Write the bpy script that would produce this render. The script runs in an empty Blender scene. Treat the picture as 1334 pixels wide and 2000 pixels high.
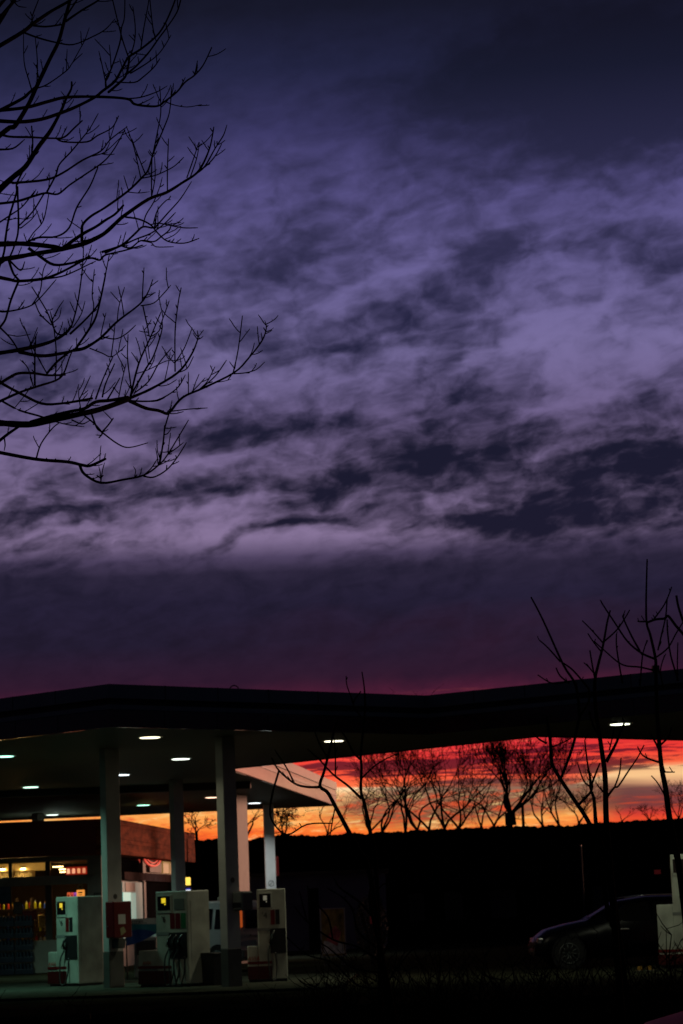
import bpy, math, random
from mathutils import Vector, Matrix, noise
R = math.radians
scene = bpy.context.scene
col = scene.collection

# ------------------------------------------------------------------ camera
EYE = 1.5
FPX = 4700.0                       # focal length in pixels of the 1334x2000 photograph
cd = bpy.data.cameras.new('camera'); cam = bpy.data.objects.new('camera', cd); col.objects.link(cam)
cd.sensor_fit = 'VERTICAL'; cd.sensor_height = 36.0; cd.sensor_width = 24.0
cd.lens = 36.0*FPX/2000.0
cd.clip_start = 0.1; cd.clip_end = 3000
cd.dof.use_dof = True; cd.dof.focus_distance = 13.0; cd.dof.aperture_fstop = 9.0
CM = Matrix.Translation((0, 0, EYE)) @ Matrix.Rotation(R(90+9.356), 4, 'X') @ Matrix.Rotation(R(-2.2), 4, 'Z')
cam.matrix_world = CM
scene.camera = cam
scene.view_settings.view_transform = 'Standard'; scene.view_settings.look = 'None'
scene.view_settings.exposure = 0.0; scene.view_settings.gamma = 1.0
scene.cycles.max_bounces = 6; scene.cycles.sample_clamp_indirect = 4.0
CR = CM.to_3x3()

def ray(px, py):
    return (CR @ Vector(((px-667.0)/FPX, (1000.0-py)/FPX, -1.0)))
def at(px, py, D):                 # the point on the pixel's ray at distance Y = D
    d = ray(px, py); t = D/d.y
    return Vector((d.x*t, D, EYE+d.z*t))
def at_z(px, py, z):               # the point on the pixel's ray at height z
    d = ray(px, py); t = (z-EYE)/d.z
    return Vector((d.x*t, d.y*t, z))
def uv(px, py):                    # sky azimuth and elevation in hundredths of a radian/0.47
    d = ray(px, py)
    return math.atan2(d.x, d.y)*47.0, math.asin(d.z/d.length)*47.0
def lin(c):
    return tuple(((v/255.0)/12.92 if v/255.0 <= 0.04045 else ((v/255.0+0.055)/1.055)**2.4) for v in c)

# ------------------------------------------------------------------ sky (world)
world = bpy.data.worlds.new('World'); scene.world = world; world.use_nodes = True
WN, WL = world.node_tree.nodes, world.node_tree.links
WN.clear()
def nd(t, **kw):
    n = WN.new(t)
    for k, v in kw.items(): setattr(n, k, v)
    return n
def setin(n, i, v):
    if isinstance(v, bpy.types.NodeSocket): WL.new(v, n.inputs[i])
    else: n.inputs[i].default_value = v
def mth(op, a, b=None, c=None, clamp=False):
    n = nd('ShaderNodeMath', operation=op, use_clamp=clamp)
    for i, v in enumerate((a, b, c)):
        if v is not None: setin(n, i, v)
    return n.outputs[0]
def mrange(v, a, b, c=0.0, d=1.0, smooth=True):
    n = nd('ShaderNodeMapRange', interpolation_type='SMOOTHSTEP' if smooth else 'LINEAR')
    for i, x in enumerate((v, a, b, c, d)): setin(n, i, x)
    return n.outputs[0]
def ramp(v, lo, hi, stops):
    f = mrange(v, lo, hi, 0.0, 1.0, smooth=False)
    n = nd('ShaderNodeValToRGB'); WL.new(f, n.inputs[0])
    el = n.color_ramp.elements
    while len(el) > 1: el.remove(el[-1])
    for k, (p, c) in enumerate(sorted(stops)):
        e = el[0] if k == 0 else el.new((p-lo)/(hi-lo))
        e.position = (p-lo)/(hi-lo); e.color = (*lin(c), 1)
    return n.outputs[0]
def mixc(f, a, b, mode='MIX'):
    n = nd('ShaderNodeMix', data_type='RGBA', blend_type=mode)
    setin(n, 0, f); setin(n, 6, a); setin(n, 7, b)
    return n.outputs[2]
def vec(x, y, z=0.0):
    n = nd('ShaderNodeCombineXYZ'); setin(n, 0, x); setin(n, 1, y); setin(n, 2, z); return n.outputs[0]
def fbm(v, scale, detail=6, rough=0.55, dist=0.0):
    n = nd('ShaderNodeTexNoise'); n.noise_dimensions = '3D'
    WL.new(v, n.inputs['Vector']); n.inputs['Scale'].default_value = scale
    n.inputs['Detail'].default_value = detail; n.inputs['Roughness'].default_value = rough
    n.inputs['Distortion'].default_value = dist
    return n.outputs[0]
geo = nd('ShaderNodeTexCoord').outputs['Generated']
sx = nd('ShaderNodeSeparateXYZ'); WL.new(geo, sx.inputs[0])
AZ = mth('MULTIPLY', mth('ARCTAN2', sx.outputs[0], sx.outputs[1]), 47.0)
EL = mth('MULTIPLY', mth('ARCSINE', sx.outputs[2]), 47.0)
# streak frame: clouds run a little up to the right
ca, sa = math.cos(R(9)), math.sin(R(9))
UX = mth('ADD', mth('MULTIPLY', AZ, ca), mth('MULTIPLY', EL, sa))
VX = mth('SUBTRACT', mth('MULTIPLY', EL, ca), mth('MULTIPLY', AZ, sa))
P0 = vec(UX, mth('MULTIPLY', VX, 2.1), 3.7)
warp = mth('SUBTRACT', fbm(P0, 0.55, 4, 0.5), 0.5)
warp2 = mth('SUBTRACT', fbm(vec(UX, VX, 21.0), 0.9, 3, 0.5), 0.5)
EW = mth('ADD', EL, mth('MULTIPLY', warp, 1.3))
AW = mth('ADD', AZ, mth('MULTIPLY', warp2, 2.2))
PW = vec(mth('ADD', UX, mth('MULTIPLY', warp2, 0.9)), mth('MULTIPLY', mth('ADD', VX, mth('MULTIPLY', warp, 0.5)), 1.85), 8.1)
n_big = fbm(PW, 0.45, 5, 0.55)
n_mid = fbm(PW, 1.75, 7, 0.53, 0.1)
n_fine = fbm(vec(mth('ADD', UX, warp2), mth('MULTIPLY', mth('ADD', VX, mth('MULTIPLY', warp, .6)), 3.0), 1.3), 2.3, 7, 0.62, 0.3)
BP = vec(AW, EW)
def blob(px, py, rx, ry, w, rot=0, src=BP):
    u, v = uv(px, py)
    m = nd('ShaderNodeMapping', vector_type='TEXTURE')
    WL.new(src, m.inputs[0])
    m.inputs['Location'].default_value = (u, v, 0); m.inputs['Rotation'].default_value = (0, 0, R(rot))
    m.inputs['Scale'].default_value = (rx/100*1.7, ry/100*1.7, 1)
    g = nd('ShaderNodeTexGradient', gradient_type='SPHERICAL'); WL.new(m.outputs[0], g.inputs[0])
    return mth('MULTIPLY', g.outputs['Fac'], w)
BL = [(1250,170,480,140,1.0,8),(1120,120,230,70,.35,5),(640,450,150,50,.34,5),(950,492,90,32,.62,10),(560,520,180,45,.36,5),
      (900,560,110,38,.42,15),(1140,482,90,18,.42,5),(1300,480,90,38,.42,0),(740,640,120,45,.46,20),(885,662,85,36,.52,10),
      (560,668,120,38,.40,0),(920,765,110,52,.62,5),(500,842,150,40,.66,0),(690,828,45,18,.5,0),(845,895,160,52,.72,10),
      (1120,935,240,58,.5,4),(1300,890,130,45,.42,0),(1210,1010,240,50,.5,0),(960,1020,170,40,.5,0),(610,938,90,32,.5,5),
      (380,962,110,28,.5,10),(180,992,150,24,.5,5),(60,1015,110,14,.35,3),(330,1030,90,12,.45,8),(640,1010,90,14,.4,8),(820,1030,110,14,.4,4),(560,985,70,20,.38,10),(110,650,190,60,.38,10),(60,760,160,40,.35,0),
      (240,340,110,40,.28,5),(545,350,100,35,.22,5),(160,930,130,22,.34,0),(1190,820,130,28,.34,6),(1040,830,60,18,.3,10),
      (1250,600,90,25,.2,10),(1090,590,60,18,.25,10),(420,420,40,20,.3,0),(330,910,110,24,.3,8),
      (1080,650,260,100,-.34,12),(720,300,330,70,-.28,4),(620,1058,260,36,-.36,3),(270,1030,190,28,-.32,3),(450,1010,130,26,-.3,8),
      (860,1055,130,26,-.25,0),(400,905,80,20,-.5,10),(1090,790,160,36,-.34,8),(1250,345,170,50,-.22,5),(130,880,140,34,-.52,0),
      (560,1080,90,22,-.22,4),(880,985,110,16,-.5,4),(640,720,200,40,-.2,14),(300,720,110,40,-.1,0),(590,870,60,12,-.3,4),
      (720,1010,110,16,.4,6),(450,1060,60,9,.45,8),(730,1065,70,8,.4,8),(200,1035,70,9,.4,8),(90,1060,90,12,.4,5),(520,1035,60,10,.4,10),(200,470,160,60,-.25,5),(900,400,200,40,-.18,5),(1180,700,140,30,-.25,8),(760,560,120,25,-.25,14)]
acc = None
for b in BL:
    o = blob(*b); acc = o if acc is None else mth('ADD', acc, o)
d0 = mth('ADD', mth('MULTIPLY', mth('SUBTRACT', n_mid, 0.5), 2.2), mth('MULTIPLY', mth('SUBTRACT', n_big, 0.5), 1.3))
amp = mrange(EL, 17.0, 12.5, 0.30, 1.0)
d1 = mth('ADD', mth('MULTIPLY', d0, amp), mth('ADD', mth('MULTIPLY', acc, 1.75), 0.48))
d1 = mth('ADD', d1, mth('MULTIPLY', mth('SUBTRACT', n_fine, 0.5), mrange(EL, 12.0, 8.0, 0.2, .95)))
dark = mrange(d1, -0.45, 1.65, 0.0, 1.0)
bright_c = ramp(EL, 3.6, 19.0, [(3.6,(92,30,52)),(4.2,(74,29,52)),(4.42,(50,26,46)),(5.2,(37,30,52)),(6.0,(40,34,58)),(6.55,(48,41,64)),(6.85,(78,66,96)),(7.25,(134,115,152)),
      (8.2,(128,111,150)),(9.4,(112,98,140)),(10.8,(118,108,156)),(12.3,(106,98,150)),(13.8,(94,87,143)),(15.1,(63,60,107)),(16.3,(40,42,76)),(17.4,(26,28,48)),(19.0,(16,18,30))])
dark_c = ramp(EL, 3.6, 19.0, [(3.6,(56,22,42)),(4.4,(42,22,42)),(5.2,(28,22,38)),(6.2,(27,24,42)),(7.2,(28,26,46)),(9.0,(26,26,46)),(11.0,(34,34,62)),
      (13.0,(50,48,80)),(14.6,(38,38,66)),(16.0,(24,26,46)),(17.3,(18,18,32)),(19.0,(12,12,22))])
upper = mixc(dark, bright_c, dark_c)
# reddish veil low over the roof, strongest right of centre
veil = mth('ADD', blob(1010,1225,420,36,.14,0), blob(860,1345,520,22,.2,0))
upper = mixc(mth('MULTIPLY', veil, 0.75, clamp=True), upper, (*lin((84,26,50)), 1))
# sunset band near the horizon
rightm = mrange(AZ, 4.0, 5.2)
EM = mth('SUBTRACT', mth('ADD', EL, mth('MULTIPLY', mth('MULTIPLY', mth('SUBTRACT', AZ, .33), .034), mth('SUBTRACT', 1.0, rightm))), mth('MULTIPLY', rightm, .09))
L_c = ramp(EM, 1.2, 4.4, [(1.2,(250,84,34)),(1.42,(255,118,44)),(1.56,(255,150,66)),(1.75,(255,168,84)),(1.95,(255,182,108)),(2.2,(255,202,144)),(2.285,(255,222,172)),(2.32,(255,120,72)),(2.48,(255,92,60)),
      (2.85,(242,62,56)),(3.2,(226,50,58)),(3.7,(140,36,58)),(4.4,(80,30,58))])
R_c = ramp(EL, 1.2, 4.4, [(1.2,(214,50,34)),(1.5,(236,76,46)),(1.6,(206,60,50)),(1.72,(128,58,56)),(1.9,(112,60,62)),(2.08,(126,80,74)),(2.16,(206,150,112)),(2.32,(250,198,140)),(2.46,(246,190,134)),(2.56,(250,98,62)),
      (2.8,(244,62,52)),(3.2,(214,44,52)),(3.7,(130,34,56)),(4.4,(84,30,56))])
ewob = mth('ADD', EL, mth('MULTIPLY', warp2, 0.16))
side = mrange(mth('ADD', AZ, mth('MULTIPLY', warp, 1.5)), 4.0, 5.4)
sun_c = mixc(side, L_c, R_c)
SP = vec(mth('MULTIPLY', AZ, 0.42), mth('MULTIPLY', mth('SUBTRACT', ewob, mth('MULTIPLY', AZ, 0.012)), 12.0), 5.5)
s1 = fbm(SP, 1.0, 6, 0.55, 0.3)
s2 = fbm(vec(mth('MULTIPLY', AZ, 1.3), mth('MULTIPLY', EL, 19.0), 2.0), 1.2, 5, 0.6)
PS = vec(AZ, EL)
sb = None
for b in [(850,1500,190,9,.5,1),(1000,1470,150,10,.55,3),(1010,1502,130,6,.5,0),(760,1500,110,12,.45,0),(900,1528,80,4,.5,0),
          (1190,1484,130,5,.35,0),(1260,1462,120,4,.3,0),(1120,1500,110,6,.45,0),(640,1494,90,8,.35,0),(1180,1505,90,5,.35,0)]:
    o = blob(*b, src=PS); sb = o if sb is None else mth('ADD', sb, o)
streak = mth('ADD', mth('MULTIPLY', mth('SUBTRACT', s1, 0.5), 2.6), mth('MULTIPLY', mth('SUBTRACT', s2, 0.5), 2.6))
streak = mth('ADD', mth('ADD', streak, -.16), mth('MULTIPLY', sb, 1.9))
smask = mth('MULTIPLY', mrange(streak, 0.02, 0.45), mrange(EM, 2.31, 2.37))
sun_c = mixc(mth('MULTIPLY', smask, 0.84), sun_c, (*lin((62,16,38)), 1))
hot = mth('MULTIPLY', mrange(streak, -0.2, -0.9), mrange(EM, 2.31, 2.39))
sun_c = mixc(mth('MULTIPLY', hot, 0.6), sun_c, (*lin((255,112,84)), 1))
mv = mth('ADD', blob(970,1557,200,26,3.0,0,src=PS), blob(830,1578,130,28,2.0,0,src=PS))
sun_c = mixc(mth('MULTIPLY', mth('MULTIPLY', mv, mrange(s2, .3, .6, .55, 1.0), clamp=True), .85), sun_c, (*lin((104,62,58)), 1))
s3 = fbm(vec(mth('MULTIPLY', AZ, 1.5), mth('MULTIPLY', mth('SUBTRACT', EL, mth('MULTIPLY', AZ, .03)), 7.0), 31.0), 1.5, 9, 0.68, 0.5)
lz = mth('MULTIPLY', mrange(EL, 2.32, 2.1), mrange(AZ, 5.5, 2.5))
sun_c = mixc(mth('MULTIPLY', mth('MULTIPLY', mrange(s3, .50, .66), lz), .82), sun_c, (*lin((236,86,46)), 1))
sun_c = mixc(mth('MULTIPLY', mth('MULTIPLY', mrange(s3, .47, .34), lz), .65), sun_c, (*lin((255,214,140)), 1))
low = mth('MULTIPLY', mrange(mth('ADD', s1, mth('MULTIPLY', mth('SUBTRACT', s2, .5), .5)), 0.53, 0.66), mrange(EL, 2.2, 1.75))
sun_c = mixc(mth('MULTIPLY', low, mrange(AZ, -5, 2, 0.55, 0.6)), sun_c, (*lin((206,74,44)), 1))
sky = mixc(mrange(mth('ADD', EL, mth('MULTIPLY', warp, .5)), 3.5, 4.3), sun_c, upper)
# the glow fades away from the sunset; the sky behind and overhead is dim blue
away = mth('MULTIPLY', mrange(mth('ABSOLUTE', AZ), 62, 14), mrange(EL, 30, 18))
sky = mixc(away, (*lin((17,20,30)), 1), sky)
below = mrange(EL, -0.6, 0.0)
sky = mixc(below, (0.0006, 0.0006, 0.0008, 1), sky)
bg = nd('ShaderNodeBackground'); WL.new(sky, bg.inputs[0]); bg.inputs[1].default_value = 1.0
WL.new(bg.outputs[0], nd('ShaderNodeOutputWorld').inputs[0])

# afterglow of the sun just below the clouds, low beyond the right-hand hill
sl_d = bpy.data.lights.new('sun', 'SUN'); sun = bpy.data.objects.new('sun', sl_d); col.objects.link(sun)
sl_d.energy = 1.7; sl_d.angle = R(9); sl_d.color = (1, .48, .31)
sd_ = Vector((math.sin(R(39))*math.cos(R(3)), math.cos(R(39))*math.cos(R(3)), math.sin(R(3))))
sun.rotation_euler = sd_.to_track_quat('Z', 'Y').to_euler()

# ------------------------------------------------------------------ helpers
def mat(name, c, rough=0.6, metal=0.0, var=0.25, scale=3.0, emit=None, estr=0.0, coat=0.0, trans=0.0, spec=None, bump=0.0, stretch=(1,1,1)):
    m = bpy.data.materials.new(name); m.use_nodes = True
    N, L = m.node_tree.nodes, m.node_tree.links
    b = N['Principled BSDF']
    b.inputs['Roughness'].default_value = rough; b.inputs['Metallic'].default_value = metal
    b.inputs['Coat Weight'].default_value = coat; b.inputs['Coat Roughness'].default_value = 0.08
    b.inputs['Transmission Weight'].default_value = trans
    tc = N.new('ShaderNodeTexCoord'); mp = N.new('ShaderNodeMapping'); mp.inputs['Scale'].default_value = stretch
    L.new(tc.outputs['Object'], mp.inputs[0])
    n = N.new('ShaderNodeTexNoise'); n.inputs['Scale'].default_value = scale; n.inputs['Detail'].default_value = 6
    L.new(mp.outputs[0], n.inputs['Vector'])
    r = N.new('ShaderNodeValToRGB'); L.new(n.outputs[0], r.inputs[0])
    r.color_ramp.elements[0].position = .3; r.color_ramp.elements[1].position = .7
    r.color_ramp.elements[0].color = (*[v*(1-var) for v in c], 1); r.color_ramp.elements[1].color = (*[min(1, v*(1+var*.5)) for v in c], 1)
    L.new(r.outputs[0], b.inputs['Base Color'])
    if spec is not None: b.inputs['Specular IOR Level'].default_value = spec
    if emit:
        b.inputs['Emission Color'].default_value = (*emit, 1); b.inputs['Emission Strength'].default_value = estr
    if bump:
        bp = N.new('ShaderNodeBump'); bp.inputs['Strength'].default_value = bump; bp.inputs['Distance'].default_value = .05
        L.new(n.outputs[0], bp.inputs['Height']); L.new(bp.outputs[0], b.inputs['Normal'])
    return m

class MB:
    def __init__(s): s.v = []; s.f = []; s.sm = []
    def add(s, vs, fs, smooth=False):
        o = len(s.v); s.v += [tuple(p) for p in vs]; s.f += [tuple(i+o for i in f) for f in fs]; s.sm += [smooth]*len(fs); return s
    def box(s, x0, y0, z0, x1, y1, z1, b=0.0, M=None):
        if x0 > x1: x0, x1 = x1, x0
        if y0 > y1: y0, y1 = y1, y0
        if z0 > z1: z0, z1 = z1, z0
        b = min(b, (x1-x0)*.4, (y1-y0)*.4, (z1-z0)*.4)
        if b <= 0:
            vs = [(x, y, z) for z in (z0, z1) for x, y in ((x0,y0),(x1,y0),(x1,y1),(x0,y1))]
            fs = [(3,2,1,0),(4,5,6,7),(0,1,5,4),(1,2,6,5),(2,3,7,6),(3,0,4,7)]
        else:
            def ring(i, z): return [(x0+b+i, y0+i, z),(x1-b-i, y0+i, z),(x1-i, y0+b+i, z),(x1-i, y1-b-i, z),(x1-b-i, y1-i, z),(x0+b+i, y1-i, z),(x0+i, y1-b-i, z),(x0+i, y0+b+i, z)]
            vs = ring(b*.5, z0)+ring(0, z0+b)+ring(0, z1-b)+ring(b*.5, z1)
            fs = [tuple(range(7,-1,-1)), tuple(range(24,32))]
            for k in range(3):
                for i in range(8): fs.append((k*8+i, k*8+(i+1)%8, k*8+8+(i+1)%8, k*8+8+i))
        if M is not None: vs = [tuple(M @ Vector(p)) for p in vs]
        return s.add(vs, fs)
    def quad(s, a, b, c, d): return s.add([a, b, c, d], [(0,1,2,3)])
    def prism(s, pts, z0, z1):      # plan polygon, counter-clockwise
        n = len(pts)
        return s.add([(x,y,z0) for x,y in pts]+[(x,y,z1) for x,y in pts],
                     [tuple(range(n-1,-1,-1)), tuple(range(n,2*n))]+[(i,(i+1)%n,n+(i+1)%n,n+i) for i in range(n)])
    def prism_y(s, pts, y0, y1):    # side polygon in x,z extruded along y
        n = len(pts)
        return s.add([(x,y0,z) for x,z in pts]+[(x,y1,z) for x,z in pts],
                     [tuple(range(n)), tuple(range(2*n-1,n-1,-1))]+[(i,n+i,n+(i+1)%n,(i+1)%n) for i in range(n)])
    def cyl(s, c, r, h, axis='z', n=20, r2=None):
        r2 = r if r2 is None else r2; vs = []
        for k, rr in ((0, r), (h, r2)):
            for i in range(n):
                a = 2*math.pi*i/n; p, q = rr*math.cos(a), rr*math.sin(a)
                vs.append({'z':(c[0]+p,c[1]+q,c[2]+k),'y':(c[0]+p,c[1]+k,c[2]-q),'x':(c[0]+k,c[1]+p,c[2]+q)}[axis])
        return s.add(vs, [tuple(range(n-1,-1,-1)), tuple(range(n,2*n))], False).add([], []) .side(vs, n)
    def side(s, vs, n): return s.add(vs, [(i,(i+1)%n,n+(i+1)%n,n+i) for i in range(n)], True)
    def tube(s, pts, rad, n=5, caps=True):
        m = len(pts); vs = []; up = Vector((0.13, 0.99, 0.05))
        for i, p in enumerate(pts):
            a = pts[max(0,i-1)]; b = pts[min(m-1,i+1)]; d = (Vector(b)-Vector(a))
            d = d.normalized() if d.length > 1e-9 else Vector((0,0,1))
            x = d.cross(up)
            if x.length < .05: x = d.cross(Vector((1,0,.2)))
            x.normalize(); y = d.cross(x)
            for k in range(n):
                t = 2*math.pi*k/n; vs.append(Vector(p)+(x*math.cos(t)+y*math.sin(t))*rad[i])
        fs = [(i*n+k, i*n+(k+1)%n, (i+1)*n+(k+1)%n, (i+1)*n+k) for i in range(m-1) for k in range(n)]
        s.add(vs, fs, True)
        if caps:
            o = len(s.v)-len(vs); s.f += [tuple(o+k for k in range(n-1,-1,-1)), tuple(o+(m-1)*n+k for k in range(n))]; s.sm += [False]*2
        return s
    def build(s, name, m, parent=None, **props):
        me = bpy.data.meshes.new(name); me.from_pydata(s.v, [], s.f); me.polygons.foreach_set('use_smooth', s.sm)
        me.materials.append(m); me.update()
        o = bpy.data.objects.new(name, me); col.objects.link(o)
        if parent: o.parent = parent
        for k, v in props.items(): o[k] = v
        return o
def thing(name, label, cat, loc=(0,0,0), rz=0.0, group=None):
    o = bpy.data.objects.new(name, None); col.objects.link(o); o.location = loc; o.rotation_euler = (0,0,rz)
    o.empty_display_size = .2; o['label'] = label; o['category'] = cat
    if group: o['group'] = group
    return o
def tagged(o, label, cat, group=None):
    o['label'] = label; o['category'] = cat
    if group: o['group'] = group
    return o
def text(name, body, size, m, parent, loc, rot=(R(90),0,0), ext=.002, align='CENTER', shear=0.0):
    c = bpy.data.curves.new(name, 'FONT'); c.body = body; c.size = size; c.extrude = ext; c.align_x = align; c.align_y = 'CENTER'; c.shear = shear
    c.materials.append(m); o = bpy.data.objects.new(name, c); col.objects.link(o); 
    me = bpy.data.meshes.new_from_object(o); me.materials.clear(); me.materials.append(m); bpy.data.objects.remove(o)
    o = bpy.data.objects.new(name, me); col.objects.link(o); o.parent = parent; o.location = loc; o.rotation_euler = rot
    return o
def spline(pts, k=4):
    if len(pts) < 3: return [tuple(pts[0][j]+(pts[1][j]-pts[0][j])*i/k for j in range(len(pts[0]))) for i in range(k+1)]
    out = []
    P = [pts[0]]+list(pts)+[pts[-1]]
    for i in range(1, len(P)-2):
        for q in range(k):
            t = q/k
            out.append(tuple(.5*((2*P[i][j])+(-P[i-1][j]+P[i+1][j])*t+(2*P[i-1][j]-5*P[i][j]+4*P[i+1][j]-P[i+2][j])*t*t
                       +(-P[i-1][j]+3*P[i][j]-3*P[i+1][j]+P[i+2][j])*t**3) for j in range(len(pts[0]))))
    out.append(tuple(pts[-1])); return out

# ------------------------------------------------------------------ materials
M_white = mat('painted_white_metal', (.62,.64,.60), .45, var=.12)
M_pump = mat('pump_enamel', (.37,.39,.33), .4, var=.38, scale=2.2, coat=.3)
M_grey = mat('grey_plastic', (.16,.17,.16), .5)
M_greyd = mat('dark_grey_paint', (.09,.10,.09), .6)
M_black = mat('black_plastic', (.012,.012,.013), .4)
M_screen = mat('display_glass', (.006,.006,.007), .15)
M_red = mat('red_enamel', (.12,.004,.004), .35, var=.2, coat=.4)
M_redshade = mat('shaded_red_enamel', (.055,.002,.002), .4, var=.3)  # same red, with the shade low on the pumps put into its colour
M_redlet = mat('red_lettering', (.30,.03,.02), .5, var=0)
M_redfasc = mat('red_fascia_panel', (.085,.005,.005), .25, var=.3, coat=.8, scale=1.2, bump=.15)
M_green = mat('green_panel', (.01,.12,.04), .4)
M_ceiling = mat('soffit_panel', (.17,.16,.12), .55, var=.15, scale=2, stretch=(.3,6,1))
M_fpale = mat('pale_metal_fascia', (.16,.18,.22), .35, var=.2, coat=.4, scale=1.5, bump=.2)
M_fdark = mat('dark_groove', (.01,.01,.012), .6)
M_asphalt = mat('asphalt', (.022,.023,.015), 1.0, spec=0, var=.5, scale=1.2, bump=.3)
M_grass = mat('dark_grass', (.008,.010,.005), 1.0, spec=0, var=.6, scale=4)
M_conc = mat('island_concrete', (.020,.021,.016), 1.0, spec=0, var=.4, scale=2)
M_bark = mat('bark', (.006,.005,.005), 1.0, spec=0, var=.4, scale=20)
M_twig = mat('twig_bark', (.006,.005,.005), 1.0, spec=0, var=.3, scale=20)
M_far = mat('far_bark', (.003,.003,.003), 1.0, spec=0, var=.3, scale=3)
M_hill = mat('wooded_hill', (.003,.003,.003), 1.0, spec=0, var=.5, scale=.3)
M_glass = mat('window_glass', (.01,.01,.012), .04, var=0)
M_wall = mat('grey_render', (.34,.36,.31), .7, var=.2, scale=2)
M_wallblue = mat('pale_cladding', (.20,.195,.28), 1.0, spec=0, var=.25, scale=1)
M_darkwall = mat('dark_timber_wall', (.008,.006,.006), 1.0, spec=0, var=.4)
M_wood = mat('dark_shelf', (.035,.02,.012), .6)
M_cream = mat('cream_interior', (.62,.47,.22), .7, var=.15)
M_rubber = mat('rubber', (.008,.008,.008), .55)
M_alu = mat('aluminium', (.5,.5,.5), .3, 1.0, var=.1)
M_carblack = mat('black_car_paint', (.002,.002,.004), .3, var=.1, spec=.09)
M_carred = mat('red_car_paint', (.8,.04,.015), .55, spec=.15, var=.05)
M_vanwhite = mat('silver_white_car_paint', (.42,.46,.44), .45, var=.08, coat=.1)
M_rim = mat('dull_alloy', (.10,.11,.11), .4, .6, var=.2)
def emis(name, c, s): return mat(name, (.1,.1,.1), .5, emit=c, estr=s)

# ------------------------------------------------------------------ ground
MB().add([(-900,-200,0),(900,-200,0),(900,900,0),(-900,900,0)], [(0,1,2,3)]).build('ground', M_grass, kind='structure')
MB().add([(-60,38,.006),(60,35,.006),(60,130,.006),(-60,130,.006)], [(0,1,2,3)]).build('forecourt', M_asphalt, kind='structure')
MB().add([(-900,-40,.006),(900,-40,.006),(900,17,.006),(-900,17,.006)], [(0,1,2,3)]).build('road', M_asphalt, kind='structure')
kb = MB()
for i in range(30): kb.box(-60+i*4, 37.8-(i*4)*.025, 0, -60+i*4+3.97, 38.0-(i*4)*.025, .10, .02)
kb.build('kerb', M_conc, kind='structure')
# wooded ridge behind
hp = [(-400,1652),(0,1650),(360,1640),(480,1638),(545,1630),(620,1630),(700,1626),(800,1622),(900,1616),(1000,1612),(1090,1612),(1170,1606),(1240,1602),(1334,1597),(1700,1580)]
hv, hf = [], []
pts = []
for a, b in zip(hp, hp[1:]):
    nn = max(2, int((b[0]-a[0])/2.5))
    for i in range(nn):
        t = i/nn; pts.append((a[0]+(b[0]-a[0])*t, a[1]+(b[1]-a[1])*t))
for i, (px, py) in enumerate(pts):
    p = at(px, py, 260)
    z = p.z + noise.noise((px*.03, 1, 2))*.25 + noise.noise((px*.12, 7, 2))*.16 + noise.noise((px*.4, 3, 9))*.18 + noise.noise((px*1.3, 5, 4))*.14
    hv += [(p.x, 225, 0), (p.x, 248, z*.72), (p.x, 258, z*.96), (p.x, 262, z), (p.x, 275, z*.97), (p.x, 330, 0)]
for i in range(len(pts)-1):
    for k in range(5): hf.append((i*6+k, (i+1)*6+k, (i+1)*6+k+1, i*6+k+1))
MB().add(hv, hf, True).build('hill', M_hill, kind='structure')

# ------------------------------------------------------------------ canopy
ZB, ZT = 5.0, 5.8
def v2(p): return (p.x, p.y)
def ext(a, b, k): return (b[0]+(b[0]-a[0])*k, b[1]+(b[1]-a[1])*k)
cB, cC, cD0 = v2(at_z(215,1420,ZB)), v2(at_z(835,1434,ZB)), v2(at_z(1334,1388,ZB))
cA = ext(cB, v2(at_z(0,1445,ZB)), 2.6); cD = ext(cC, cD0, .45)
cF, cG, cH = v2(at_z(1050,1440,ZB)), v2(at_z(452,1503,ZB)), v2(at_z(656,1574,ZB))
cE = ext(cF, v2(at_z(1334,1447,ZB)), .8)
cI0 = v2(at_z(240,1594,ZB)); cI = (cI0[0]-9, cI0[1]+1.0)
cK = (cA[0]-4.5, cA[1]+6)
poly = [cA, cB, cC, cD, cE, cF, cG, cH, cI, cK]      # anticlockwise seen from above
def inset(poly, d):
    out = []; n = len(poly)
    for i in range(n):
        a, b, c = Vector(poly[i-1]), Vector(poly[i]), Vector(poly[(i+1)%n])
        e1, e2 = (b-a).normalized(), (c-b).normalized()
        n1, n2 = Vector((-e1.y, e1.x)), Vector((-e2.y, e2.x))
        m = (n1+n2); m = m/max(.3, m.length_squared)*2 if m.length > .1 else n1
        out.append(tuple(b+m*d))
    return out
def strip(poly, d0, d1, z0, z1, closed=True):
    a, b = inset(poly, d0), inset(poly, d1); n = len(poly); mb = MB()
    vs = [(x,y,z0) for x,y in a]+[(x,y,z1) for x,y in a]+[(x,y,z0) for x,y in b]+[(x,y,z1) for x,y in b]
    fs = []
    for i in range(n):
        j = (i+1)%n
        fs += [(i,j,n+j,n+i),(2*n+j,2*n+i,3*n+i,3*n+j),(n+i,n+j,3*n+j,3*n+i),(j,i,2*n+i,2*n+j)]
    return mb.add(vs, fs)
canopy = thing('station_canopy', 'wide flat petrol station canopy with stepped dark fascia and pale soffit', 'canopy', (0,0,0))
from mathutils.geometry import tessellate_polygon
def flat(poly, z, down):
    tris = tessellate_polygon([[Vector((x,y,0)) for x,y in poly]])
    fs = []
    for t in tris:
        a, b, c = [Vector(poly[i]) for i in t]
        ccw = (b-a).cross(c-a) > 0
        fs.append(tuple(t) if ccw != down else tuple(reversed(t)))
    return [(x,y,z) for x,y in poly], fs
ci = inset(poly, .10)
so = MB(); so.add(*flat(ci, ZB+.03, True)); so.build('soffit', M_ceiling, canopy)
ro = MB(); ro.add(*flat(ci, ZT-.10, False)); ro.build('roof', M_greyd, canopy)
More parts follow.
